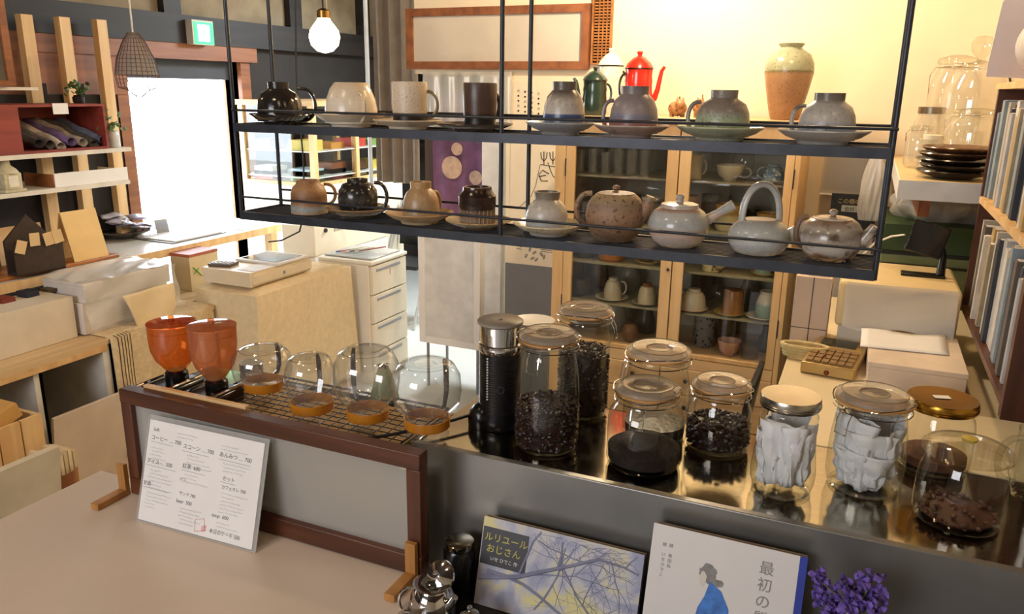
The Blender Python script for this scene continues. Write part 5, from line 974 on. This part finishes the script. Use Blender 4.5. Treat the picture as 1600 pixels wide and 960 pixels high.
t=thing('calculator','dark desk calculator at the left corner of the cash drawer','calculator',(-2.63,y0+.07,z1+.0005),.2); B(-.055,.055,-.04,.04,0,.014).build('calculator_case',mat('grey_brown_plastic','5c5148',.5),t,bev=.002)
for i in range(5):
    for j in range(3): B(-.045+.019*i,-.033+.019*i,-.03+.018*j,-.018+.018*j,.014,.017).build('key',mat('calculator_key','a08f7e',.5),t)
o=B(-.05,.05,-.09,.09,0,.0015).build('paper_slip',PAPER,None,(-2.46,y0+.12,z1+.0005),(0,0,.0)); tag(o,'white paper slip on the near corner of the cash drawer','paper')
# cotton covered box
def cot(u,v):
    return None
t=thing('covered_box','boxy stand draped in beige cotton cloth before the white drawer chest','covered stand',(0,0,0))
bx0,bx1,by0,by1,bz_=-2.72,-2.37,2.60,3.30,.684
B(bx0+.02,bx1-.02,by0+.02,by1-.01,0,bz_-.02).build('inner_box',BOXW,t)
cm_=MB(); N_=64; ring=[]
per=[(bx0,by1),(bx0,by0),(bx1,by0),(bx1,by1)]
def perp(u):
    L_=[abs(by1-by0),abs(bx1-bx0),abs(by1-by0)]; T_=sum(L_); s=u*T_
    for i in range(3):
        if s<=L_[i] or i==2: k=min(1,s/L_[i]); a,b=per[i],per[i+1]; return a[0]+(b[0]-a[0])*k,a[1]+(b[1]-a[1])*k
        s-=L_[i]
cxm,cym=(bx0+bx1)/2,(by0+by1)/2
def cf(u,v):
    x,y=perp(u); 
    if v<.15: k=v/.15; return (cxm+(x-cxm)*k,cym+(y-cym)*k if y<by1-.001 or k==0 else cym+(y-cym)*k,bz_+.006*math.sin(3*u+k*4)*.2-.012*k**6)
    k=(v-.15)/.85; f=.5+.5*k; w_=(.012*math.sin(u*46)+.008*math.sin(u*19+1))*k
    dx,dy=(x-cxm),(y-cym); L_=math.hypot(dx,dy); return (x+dx/L_*(w_+.02*k),y+dy/L_*(w_+.02*k),bz_-.012-.60*k)
cm_.sheet(120,24,cf).build('cotton_cover',LINEN2,t,solid=.0015)
# white drawer chest
cx0,cx1,cy0_,cy1_,cz=-2.62,-2.28,3.36,at(635,392,x=-2.28).y,at(635,392,x=-2.28).z
t=thing('drawer_chest','white plastic chest of drawers with clear inset handles by the passage','drawers',(0,0,0)); CP_=mat('ivory_plastic','e3d9c6',.35,var=.03)
B(cx0,cx1-.02,cy0_,cy1_,0,cz-.02).build('chest_body',CP_,t,bev=.004); B(cx0-.003,cx1+.004,cy0_-.003,cy1_+.003,cz-.02,cz).build('top_tray',CP_,t,bev=.006)
nd=4; dh=(cz-.05)/nd
for k in range(nd):
    z0=.025+dh*k; d=B(cx1-.02,cx1,cy0_+.006,cy1_-.006,z0+.003,z0+dh-.003).build('drawer',CP_,t,bev=.004); ym=(cy0_+cy1_)/2
    B(cx1-.001,cx1+.004,ym-.13,ym+.10,z0+dh-.035,z0+dh-.020).build('handle',mat('grey_handle','8f9196',.3),d,bev=.002)
B(cx1,cx1+.001,cy0_+.17,cy0_+.174,cz-.10,cz-.05).build('red_mark',mat('red_tape','c5432e',.6),t)
t=thing('stationery_tray','shallow glass tray of pens and papers on top of the white drawer chest','tray',(0,0,0)); B(cx0+.02,cx1-.02,cy0_+.03,cy1_-.03,cz+.0005,cz+.010).build('glass_tray',mat('grey_tray','a9aba8',.15),t,bev=.003)
for k in range(8): MB().tube([(cx0+.06+.02*k,cy0_+.08+.015*(k%3),cz+.016+.002*k),(cx0+.12+.02*k,cy0_+.20+.02*(k%4),cz+.016+.002*k)],.004,6).build('pen',mat('pen_%d'%k,('2a4a9a','c5532e','3a3a3a','d0c9b5','5c5148','3f6a4a','c9c4b5','8a3a2a')[k],.4),t)
# appliance on a white cupboard
ax=-2.67; ay0,ay1=3.40,4.12; az0=at(600,372,x=ax).z
boxthing('white_cupboard','white cupboard under the pale slotted appliance beside the drawer chest',-2.90,ax,ay0,ay1,0,az0-.0005,WHITE,False,'cupboard')
az1=at(600,335,x=ax).z
t=thing('slotted_appliance','long pale appliance with slots and a black knob behind the drawer chest','appliance',(0,0,0)); B(-2.89,ax,ay0,ay1,az0,az1+.03).build('casing',CREAM,t,bev=.01)
for k in range(12): B(ax-.001,ax+.0008,ay0+.18+.014*k,ay0+.185+.014*k,az1-.03,az1+.005).build('slot',BLKM,t)
MB().lathe([(.012,0),(.012,.008),(0,.009)],14,m=Matrix.Translation((ax,ay0+.10,az1-.01))@Matrix.Rotation(PI/2,4,'Y')).build('black_knob',BLK,t)
# showcase
sx1,sx0,sy0,sy1,sz1=-2.95,-3.50,3.80,4.76,at(489,158,y=3.80).z; sz0=1.0
t=thing('glass_showcase','tall pale wooden showcase with glass sides, between the doorway and the light-gap pole','showcase',(0,0,0)); PW=PALEW
B(sx0,sx1,sy0,sy1,0,.98).build('base_cupboard',CREAM,t,bev=.003); B(sx0-.01,sx1+.01,sy0-.01,sy1+.01,sz1-.03,sz1).build('top_board',PALEWX,t); B(sx0,sx1,sy0,sy1,.981,1.0).build('floor_board',PALEWX,t)
for (x,y) in ((sx0,sy0),(sx1-.035,sy0),(sx0,sy1-.035),(sx1-.035,sy1-.035),(sx1-.035,at(557,250,x=sx1).y)): B(x,x+.035,y,y+.035,1.0,sz1-.03).build('corner_post',PW,t)
ss=[at(489,q,y=sy0).z for q in (279,238)]
for z in ss: B(sx0+.01,sx1-.01,sy0+.01,sy1-.01,z-.006,z).build('glass_shelf',mat('pale_shelf','cfd3cc',.2),t)
B(sx0+.035,sx1-.035,sy0+.015,sy0+.018,1.0,sz1-.03).build('pane',PANE,t); B(sx1-.018,sx1-.015,sy0+.035,sy1-.035,1.0,sz1-.03).build('pane',PANE,t)
rnd=random.Random(12); zs=[1.0005]+[z+.0005 for z in sorted(ss)]; cols=(('c2453f','red'),('d9c35a','yellow'),('8a4a2a','brown'),('e5e2da','white'),('7fa05a','green'),('c98a3a','orange'),('5c3a2c','dark brown'),('a9c4d4','pale blue'),('c24a78','pink'))
ci=0
for r,z in enumerate(zs):
    for (x,y) in ((sx0+.12,sy0+.12),(sx1-.15,sy0+.12),(sx1-.14,sy0+.33),(sx1-.14,sy0+.56),(sx1-.13,sy0+.76)):
        c,nmc=cols[(ci*4+r)%9]; ci+=1; h_=rnd.uniform(.03,.075)
        place=('front left','front corner','second along the glass side','third along the glass side','far end')[ci%5-1]
        tag(B(-.07,.07,-.07,.07,0,h_).build('gift_box',mat('box_'+c,c,.4,var=.15),None,(x,y,z)),'%s box on the %s shelf of the showcase, %s'%(nmc,('bottom','middle','top')[r],place),'box','boxes in the showcase')
# under the bench
t=thing('plywood_sheet','pale pink-white board leaning inside the bench compartment','board',(0,0,0)); MB().box(0,.34,0,.012,0,.40,Matrix.Translation((-2.60,1.72,0.0))@Matrix.Rotation(PI/2,4,'Z')@Matrix.Rotation(R_(9),4,'X')).build('board_sheet',mat('pinkish_board','d2c1b0',.7,var=.06),t)
def leanboard(x,y0,y1,h,th,lab,m,holes=False,nm='plank'):
    t=thing(nm,lab,'board',(0,0,0)); Mx=Matrix.Translation((x,y0,0))@Matrix.Rotation(PI/2,4,'Z')@Matrix.Rotation(R_(8),4,'X'); MB().box(0,y1-y0,0,.022,0,h,Mx).build('board_face',m,t)
    if holes:
        for k in range(5): MB().lathe([(.007,0),(.007,.0015),(0,.0015)],10,m=Mx@Matrix.Translation((.06+.16*(k%3)+.03*(k//3),-.001,h-.08-.16*(k//3)))@Matrix.Rotation(PI/2,4,'X')).build('screw_hole',DOT,t)
    return t
ex=-2.25
y1=at(72,700,x=ex).y
leanboard(ex,.85,y1,at(70,690,x=ex).z,.02,'pale weathered board with screw holes leaning at the lower left edge',mat('weathered_white_board','c9bfa9',.7,var=.15,scale=6),True)
xx=-2.40; tz_=at(55,650,x=xx).z
t=thing('slatted_crate','pale wooden crate of upright slats behind the weathered board','crate',(0,0,0)); yy=at(60,650,x=xx).y
for k in range(7): B(xx-.012,xx,yy-.06-.075*k,yy+.010-.075*k,0,tz_).build('slat',PALEW,t)
B(xx-.16,xx-.014,yy-.005,yy+.010,0,tz_).build('end_board',BOXW,t); B(xx-.17,xx-.16,yy-.5,yy+.01,0,tz_).build('back_board',BOXW,t); B(xx-.16,xx-.014,yy-.5,yy-.006,0.05,.06).build('base_board',BOXW,t)
for k in range(3):
    tag(MB().box(-.06,.06,-.09,.09,0,.05,Matrix.Rotation(R_(18),4,'X')@Matrix.Rotation(.3*k,4,'Z')).build('kraft_parcel',mat('kraft_%d'%k,('c79a56','b98a48','d8c39a')[k],.7,var=.08),None,(xx-.085,yy-.12-.13*k,tz_-.02+.02*k)),('ochre parcel in the slatted crate, nearest the bench','brown parcel in the middle of the slatted crate','pale parcel at the left of the slatted crate')[k],'parcel')
p=at(100,765,x=-2.30); t=thing('card_basket','round brown basket filled with small cream cards below the bench','basket',(-2.33,p.y,0)); bh_=at(100,735,x=-2.3).z
MB().lathe([(.05,0),(.055,.01),(.068,bh_),(.063,bh_),(.05,.015),(0,.012)],28).build('basket_body',wood('basket_brown','a4632f','7f4a22',.6,axis=2),t)
for k in range(6): B(-.05,.05,-.045+.016*k,-.033+.016*k,.015,bh_+.075-.006*(k%3)).build('cream_card_pack',mat('pack_%d'%(k%2),('d8c8a8','cbb78f')[k%2],.7),t)
# ================= right side table and things =================
t=thing('right_table','white-topped table behind the jars, running back to the cabinet','table',(0,0,0))
B(-.135,.555,1.605,2.93,.835,.86).build('tabletop',mat('cream_table','e4d5b3',.35,var=.03),t,bev=.003)
for x in (-.10,.52):
    for y in (1.65,2.88): B(x-.02,x+.02,y-.02,y+.02,0,.835).build('leg',WHITE,t)
RZ=.8605
# white shelf with jars
t=thing('jar_shelf','thick white wall shelf holding old glass jars and dark plates','shelf',(0,0,0)); sf=2.46; szz=at(1407,282,y=sf).z; sxl=at(1406,290,y=sf).x
B(sxl,.555,sf+.004,3.49,szz-.05,szz).build('shelf_board',mat('shelf_top','dcc391',.4,var=.04),t); B(sxl-.003,.556,sf,sf+.004,szz-.052,szz+.001).build('white_edge',mat('cool_white_edge','ccd2da',.4),t); B(sxl-.004,sxl,sf+.004,3.49,szz-.052,szz+.001).build('white_edge',WHITE,t)
B(sxl+.06,sxl+.09,sf+.10,3.49,szz-.11,szz-.051).build('bracket',ORW,t)
SH=szz+.0005
def sjar(px,y,wpx,hpx,lab,style='clamp',cap=None,content=None,knob=False,zoff=0,rr=None):
    x=at(px,220,y=y).x; R=pxm(wpx,x,y,SH)/2; Hh=pxm(hpx,x,y,SH); t=thing('glass_jar',lab,'jar',(x,y,SH+zoff),0,'old glass jars on the white wall shelf')
    MB().open_lathe([(0,.004),(R*.85,.004),(R*.96,.01),(R,.03),(R,Hh*.62),(R*.93,Hh*.74),(R*.72,Hh*.84),(R*.72,Hh*.90)],32).build('glass_body',LITGL,t)
    if style=='metal': MB().lathe([(R*.80,Hh*.88),(R*.80,Hh*.995),(R*.75,Hh),(0,Hh)],30).build('metal_lid',cap or silver,t)
    else:
        l=MB().lathe([(R*.78,Hh*.90),(R*.80,Hh*.92),(R*.76,Hh*.95),(R*.3,Hh*(.98 if not knob else .96)),(0,Hh*.985)],30).build('glass_lid',GLT,t)
        if style=='clamp':
            wire([(R*.80*math.cos(2*PI*i/24),R*.80*math.sin(2*PI*i/24),Hh*.87) for i in range(24)],.0016,parent=t,closed=True,nm='wire_band'); wire([(-R*.82,0,Hh*.87),(-R*1.02,-.02,Hh*.80),(-R*1.0,-.03,Hh*.62)],.0018,parent=t,nm='wire_clasp')
        if knob: MB().lathe([(R*.15,Hh*.96),(R*.12,Hh*1.0),(R*.30,Hh*1.06),(R*.34,Hh*1.13),(R*.22,Hh*1.19),(0,Hh*1.2)],24).build('glass_knob',GLT,l)
    if content: MB().lathe([(R*.8,.006),(R*.93,.012),(R*.93,Hh*.16),(0,Hh*.17)],24).build('contents',content,t)
gm_=mat('dull_green','9aa03a',.6,var=.3,scale=40)
sjar(1478,3.38,70,158,'tallest old clamp jar at the back of the white wall shelf','clamp',content=None)
sjar(1512,3.12,92,160,'large old jar with a glass knob lid on the white wall shelf','plain',knob=True)
sjar(1519,2.86,80,98,'round old clamp jar with a green layer inside, above the dark plates','clamp',content=gm_)
sjar(1449,3.12,48,86,'old jar with a dull metal screw lid, left on the wall shelf','metal',cap=mat('old_tin','8d8272',.35,.9))
sjar(1437,2.92,40,66,'small old clamp jar at the left front of the white wall shelf','clamp',content=None)
sjar(1458,2.70,36,60,'small bottle-like jar with a cream lid beside the dark plates','metal',cap=mat('cream_lid','d9d2bb',.5))
dpl=[('2b2420','dark brown'),('39302a','brown-black'),('1f1c1b','black'),('5a4230','rust-rimmed'),('6a4a30','brown')]
px_=.235; zpl=SH
for k,(c,nmc) in enumerate(dpl):
    R=.100+.005*((k*7)%3); tag(MB().lathe([(R*.5,0),(R*.55,.004),(R*.85,.012),(R,.021),(R*.98,.024),(R*.8,.015),(0,.008)],36).build('plate',mat('plate_'+c,c,.2,var=.35,scale=20),None,(px_+.006*((k*5)%3-1),2.60,zpl)),'%s glazed plate in the dark stack on the wall shelf, %s'%(nmc,('bottom one','second from bottom','middle one','second from top','topmost')[k]),'plate','dark plates stacked on the wall shelf'); zpl+=.0165
# bookshelf
bxf=.285; Ya,Yb,zb0,zb1=1.63,2.43,.985,1.583; zmid=1.288
t=thing('bookcase','red-brown wooden bookcase with pale shelves at the right edge','bookcase',(0,0,0))
B(bxf,.555,Yb-.022,Yb,zb0,zb1-.015).build('side_panel',REDWZ,t); B(bxf,.555,Ya-.0,Ya+.028,zb0-.02,zb1-.015).build('side_panel',REDWZ,t)
B(bxf,.555,Ya+.028,Yb-.022,zb0,zb0+.014).build('bottom_shelf',REDW,t); B(bxf-.003,.555,Ya+.028,Yb-.022,zmid-.008,zmid+.008).build('middle_shelf',PALEW,t); B(bxf-.006,.555,Ya-.01,Yb+.005,zb1-.015,zb1).build('top_shelf',PALEW,t)
B(.535,.555,Ya+.028,Yb-.022,zb0+.014,zb1-.015).build('back_panel',BOXW,t)
rnd=random.Random(21); names={'d8d0bf':'cream','b9a988':'tan','c8c8c8':'pale grey','2c3440':'navy','8f9aa8':'blue-grey','e6e2da':'white','6d6458':'grey-brown','9fb0b8':'pale blue','d0b070':'ochre','3a3f46':'slate'}
cols=list(names); ORD=[a+b for a in ('',) for b in 'first second third fourth fifth sixth seventh eighth ninth tenth eleventh twelfth thirteenth fourteenth fifteenth sixteenth seventeenth eighteenth nineteenth twentieth'.split()]+['twenty-'+b for b in 'first second third fourth fifth sixth seventh eighth ninth'.split()]+['thirtieth','thirty-first','thirty-second','thirty-third','thirty-fourth','thirty-fifth']
for row,(z0,hmax) in enumerate(((zb0+.0145,.25),(zmid+.0085,.255))):
    y=Yb-.024; k=0
    while y>Ya+.07:
        w_=rnd.uniform(.014,.042); c=cols[(k*3+row*4)%10]; h_=hmax*rnd.uniform(.82,1.0); dx=rnd.uniform(.004,.02)
        if y-w_<Ya+.03: break
        bt_=thing('shelved_book','%s spine, %s from the far panel on the %s bookcase shelf'%(names[c],ORD[k],('lower','upper')[row]),'book',(0,0,0),0,'books on the %s shelf of the bookcase'%('lower','upper')[row])
        B(bxf+dx,bxf+.19,y-w_,y-.0008,z0,z0+h_).build('book_cover',mat('spine_'+c,tuple(x*.72 for x in hexc(c)[:3])+(1,),.55,var=.15,scale=30),bt_,bev=.001); B(bxf+dx+.004,bxf+.192,y-w_+.002,y-.003,z0+h_,z0+h_+.0008).build('page_edge',PAPER,bt_)
        y-=w_; k+=1
# cloth / paper on top of the bookcase
Z=zb1+.0005
t=thing('rolled_paper','grey-white paper roll wrapped in film lying on top of the bookcase','roll',(0,0,0))
MB().tube([(.33,1.72,Z+.075),(.36,2.30,Z+.085)],[.075,.07],24).build('paper_roll',mat('grey_white_paper','b9b6b8',.5,var=.08),t)
a=[at(1533,120,y=2.42),at(1512,100,y=2.42),at(1565,5,y=2.42),at(1600,-40,y=2.42),at(1640,-40,y=2.42),at(1640,125,y=2.42)]
t=thing('grey_folder','large grey-white sheet standing upright on top of the bookcase','sheet',(0,0,0))
mb=MB().prism([(max(.25,q.x),max(Z,q.z)) for q in a],.004,Matrix.Translation((0,2.40,0))); mb.build('sheet_panel',mat('cool_grey_sheet','bab6c0',.5,var=.06),t)
o=MB().tube([(.47,3.47,1.5),(.40,3.47,1.75),(.47,3.47,2.0),(.44,3.47,H)],.004,6).build('wall_cable',BLKM); tag(o,'dark cable on the wall behind the grey sheet','cable')
# register box with papers
f1=at(1330,560,z=RZ); ryf=2.30; rx0=at(1304,500,y=ryf).x; rx1=.27; rzt=at(1335,440,y=ryf).z
t=thing('cream_register','cream rounded register or printer box on the right table','register',(0,0,0)); B(rx0,rx1,ryf,2.62,RZ+.065,rzt).build('casing',mat('warm_cream_plastic','e6cf9d',.4,var=.03),t,bev=.012); B(rx0+.01,rx1-.01,ryf+.03,2.60,RZ,RZ+.065).build('base_block',CREAM,t)
o=MB().sheet(16,8,lambda u,v:(rx0+.02+(rx1-rx0-.03)*u,ryf-.006-.05*max(0,v-.15)-.006*math.sin(5*u+6*v),rzt+.002-.002-(rzt-RZ-.06)*v*.85+.008*math.sin(9*u+3*v)*v)).build('plastic_sheet',glass('wrinkled_film',(.92,.9,.86),(.85,.82,.78),.9,.15,.45),None); tag(o,'wrinkled clear plastic sheet hanging over the front of the cream register','sheet')
mb=MB().sheet(10,6,lambda u,v:(rx0+.07+.20*u,ryf-.062-.15*v+.02*u,RZ+.0775+.006*(1-v)+.003*math.sin(8*u+4*v)*(1-v))); o=mb.build('receipt_paper',PAPER,None,solid=.0008); tag(o,'curled white receipt paper lying before the cream register','paper')
lx0=at(1352,600,y=2.02).x
o=boxthing('flat_white_box','flat white box lying below the receipt paper on the right table',lx0,.27,1.98,2.28,RZ,RZ+.075,mat('pinkish_white_box','dccbb8',.6),True)
# calculator/keyboard
x0,y0=at(1262,580,z=RZ).x,at(1262,580,z=RZ).y
t=thing('desk_calculator','gold-tone desk calculator with a dark display left of the flat white box','calculator',(lx0-.075,2.17,RZ),-.12); GD=mat('champagne_plastic','b99a5d',.35,.4)
B(-.065,.065,-.13,.13,0,.03).build('casing',GD,t,bev=.004); B(-.05,.04,.045,.11,.03,.033).build('display',mat('green_black_display','2d3323',.2),t)
for i in range(6):
    for j in range(4): B(-.055+.019*i,-.040+.019*i,-.12+.034*j,-.094+.034*j,.03,.036).build('key',mat('key_tan','8d6f42',.5),t)
t=thing('bead_chain','small red-brown bead charm hanging over the edge of the right table calculator','charm',(0,0,0)); q=at(1288,560,z=RZ+.03)
for k in range(6): MB().ball((q.x+.002*k,q.y-.012*k,RZ+.036-.005*k),.005+.0015*(k%2),6).build('bead',mat('red_brown_bead','7a2f1c',.25),t)
q=at(1236,560,z=RZ); t=thing('cord_coil','bundle of cream woven cord at the far left of the right table','cord',(q.x+.03,q.y+.02,RZ))
for k in range(4): MB().tube([((.05+.003*k)*math.cos(2*PI*i/20),(.022+.002*k)*math.sin(2*PI*i/20),.007+.009*k) for i in range(20)],.0055,7,True).build('cord_loop',mat('cream_cord','d8c48e',.8,bump=.3,scale=120),t)
o=B(-.001,.06,-.09,.09,0,.02).build('dark_case',BLK,None,(-.27,2.2,.60),bev=.004); t=thing('black_chair','black chair back just left of the right table','chair',(-.24,2.10,0)); o.parent=t; o.location=(0,0,.42); o.name='seat'; MB().sheet(6,6,lambda u,v:(-.02+.05*u,-.12+.24*v,.44+.38*u)).build('backrest',BLK,t,solid=.015)
for a_ in (-.02,.06):
    for b_ in (-.08,.08): MB().tube([(a_,b_,0),(a_,b_,.42)],.008,6).build('leg',IRON,t)
# phone on stand
q=at(1478,470,y=2.42); t=thing('phone_stand','black phone on a tilting stand on top of the cream register','phone stand',(0.225,2.46,rzt+.0005)); 
MB().box(-.10,.012,-.02,.02,0,.008).build('base_bar',BLK,t,bev=.002); MB().tube([(0,0,.006),(.002,.02,.06),(-.02,.03,.12)],[.012,.009,.008],10).build('arm',BLK,t)
MB().box(-.048,.048,-.005,.005,-.045,.045,Matrix.Translation((-.045,.0,.105))@Matrix.Rotation(R_(14),4,'Y')@Matrix.Rotation(R_(-15),4,'X')).build('phone',mat('phone_black','1a1a1d',.15),t,bev=.004)
a=[Vector((.12,2.45,rzt+.115)),Vector((.09,2.50,rzt+.10)),Vector((.05,2.60,rzt+.06)),Vector((.0,2.66,rzt-.02)),Vector((-.02,2.7,rzt-.08))]
o=MB().tube(a,.0028,6).build('white_cable',WHITE); tag(o,'white charging cable running from the phone behind the register','cable')
# magazine files
for k,(px,lab) in enumerate(((1266,'pinkish-white magazine file standing upright beside the register'),)):
    x=at(px,500,y=2.36).x; zt_=at(px,434,y=2.30).z; t=thing('magazine_file',lab,'file',(x,2.36,RZ)); B(-.048,.048,-.05,.09,0,zt_-RZ).build('file_case',mat('pinkish_card','d6bfa8',.6,var=.04),t,bev=.002); B(-.001,.001,-.0512,-.0502,.0,zt_-RZ).build('fold_line',DOT,t); B(-.048,.048,-.0512,-.0502,.045,.0465).build('fold_line',DOT,t)
    B(-.02,.03,-.03,.06,zt_-RZ,zt_-RZ+.02).build('papers',PAPER,t)
# stuff behind: green box, black sign, bags
gx0,gx1,gy=at(1376,400,y=2.95).x,.55,2.96; gz0=.0; g1=at(1440,352,y=gy).z; g2=at(1440,398,y=gy).z; g3=at(1440,446,y=gy).z
t=thing('green_case','dark green case above a sage green base with black bands, behind the phone','case',(0,0,0))
B(gx0,gx1,gy,3.40,g2+.004,g1).build('dark_green_body',mat('dark_green_card','29421c',.5,var=.08),t,bev=.003); B(gx0-.001,gx1,gy-.002,3.40,g2-.006,g2+.004).build('black_band',BLKM,t); B(gx0,gx1,gy,3.40,0,g2-.006).build('sage_base',mat('sage_green','6f8060',.6,var=.06),t,bev=.003); B(gx0-.001,gx1,gy-.002,gy,g2-.045,g2-.036).build('black_band',BLKM,t)
def bagthing(lab,cx_,cy_,z0,rx,ry,h_,sd,nm='plastic_bag',m=None):
    rnd=random.Random(sd); ph=[rnd.uniform(0,6) for _ in range(6)]
    def fn(u,v):
        a=2*PI*u; r=math.sin(PI*min(1,.18+.82*v)**.8)**.6 if v<1 else 0; r*=1+.12*math.sin(5*a+ph[0]+4*v)+.07*math.sin(11*a+ph[1]-6*v); return (cx_+rx*r*math.cos(a),cy_+ry*r*math.sin(a),z0+h_*v*(1+.06*math.sin(3*a+ph[2])))
    o=MB().sheet(60,18,fn).build(nm,m or BAG); return tag(o,lab,'bag')
bagthing('large crumpled milky plastic bag on top of the dark green case',(gx0+.19),3.14,g1+.001,.17,.12,.15,2)
bagthing('narrow milky plastic bag hanging beside the wall shelf',at(1365,290,y=3.2).x,3.2,at(1365,345,y=3.2).z,.04,.02,.27,5)
# black sign
sa,sb=at(1298,320,y=3.3).x,at(1371,320,y=3.3).x; s0,s1=at(1335,350,y=3.3).z,at(1335,304,y=3.3).z
t=thing('black_notice','black notice board with small pale Japanese lettering behind the rack right end','notice',(0,0,0)); B(sa,sb,3.3,3.31,s0-.05,s1).build('board',mat('notice_black','14171a',.5),t)
text('この棚の商品は',.021,Matrix.Translation((sa+.022,3.298,s1-.035))@Matrix.Rotation(PI/2,4,'X'),mat('notice_gold','b5a878',.6),t)
B(sa+.04,sb-.01,3.2985,3.2995,s1-.068,s1-.043).build('pale_strip',mat('pale_strip','a9b3a9',.6),t); text('合計 △',.019,Matrix.Translation((sa+.05,3.297,s1-.064))@Matrix.Rotation(PI/2,4,'X'),DOT,t)
B(sa-.0,sb,3.31,3.40,0,s0-.05+.0).build('support_box',mat('white_support','d6cdbd',.6),t)
ga,gb_=at(1284,270,y=3.36).x,at(1376,270,y=3.36).x; g0,g1_=at(1330,306,y=3.36).z,at(1330,236,y=3.36).z
t=thing('plastic_wallet','clear plastic wallet with a white lower edge on the wall above the notice','wallet',(0,0,0)); B(ga,gb_,3.40,3.404,g0,g1_).build('film_front',glass('smoky_film',(.8,.78,.72),(.6,.58,.52),.8,.1,.3),t); B(ga,gb_,3.396,3.408,g0-.006,g0).build('white_edge',WHITE,t); B(ga+.01,gb_-.01,3.41,3.414,g0+.01,g1_-.02).build('brown_insert',mat('tan_insert','8a7555',.7,var=.3,scale=10),t)
B(ga,gb_,3.409,3.499,g0-.006,g0+.004).build('fixing_bar',WHITE,t)
q=at(1415,612,z=RZ); t=thing('red_cap_bottle','small red-capped pot behind the gold-lidded jar','pot',(q.x,q.y+.02,RZ)); MB().lathe([(.016,0),(.018,.004),(.018,.03),(0,.03)],18).build('pot_body',PAPER,t); MB().lathe([(.017,.03),(.017,.044),(0,.045)],18).build('red_cap',mat('red_cap','d2401f',.4),t)
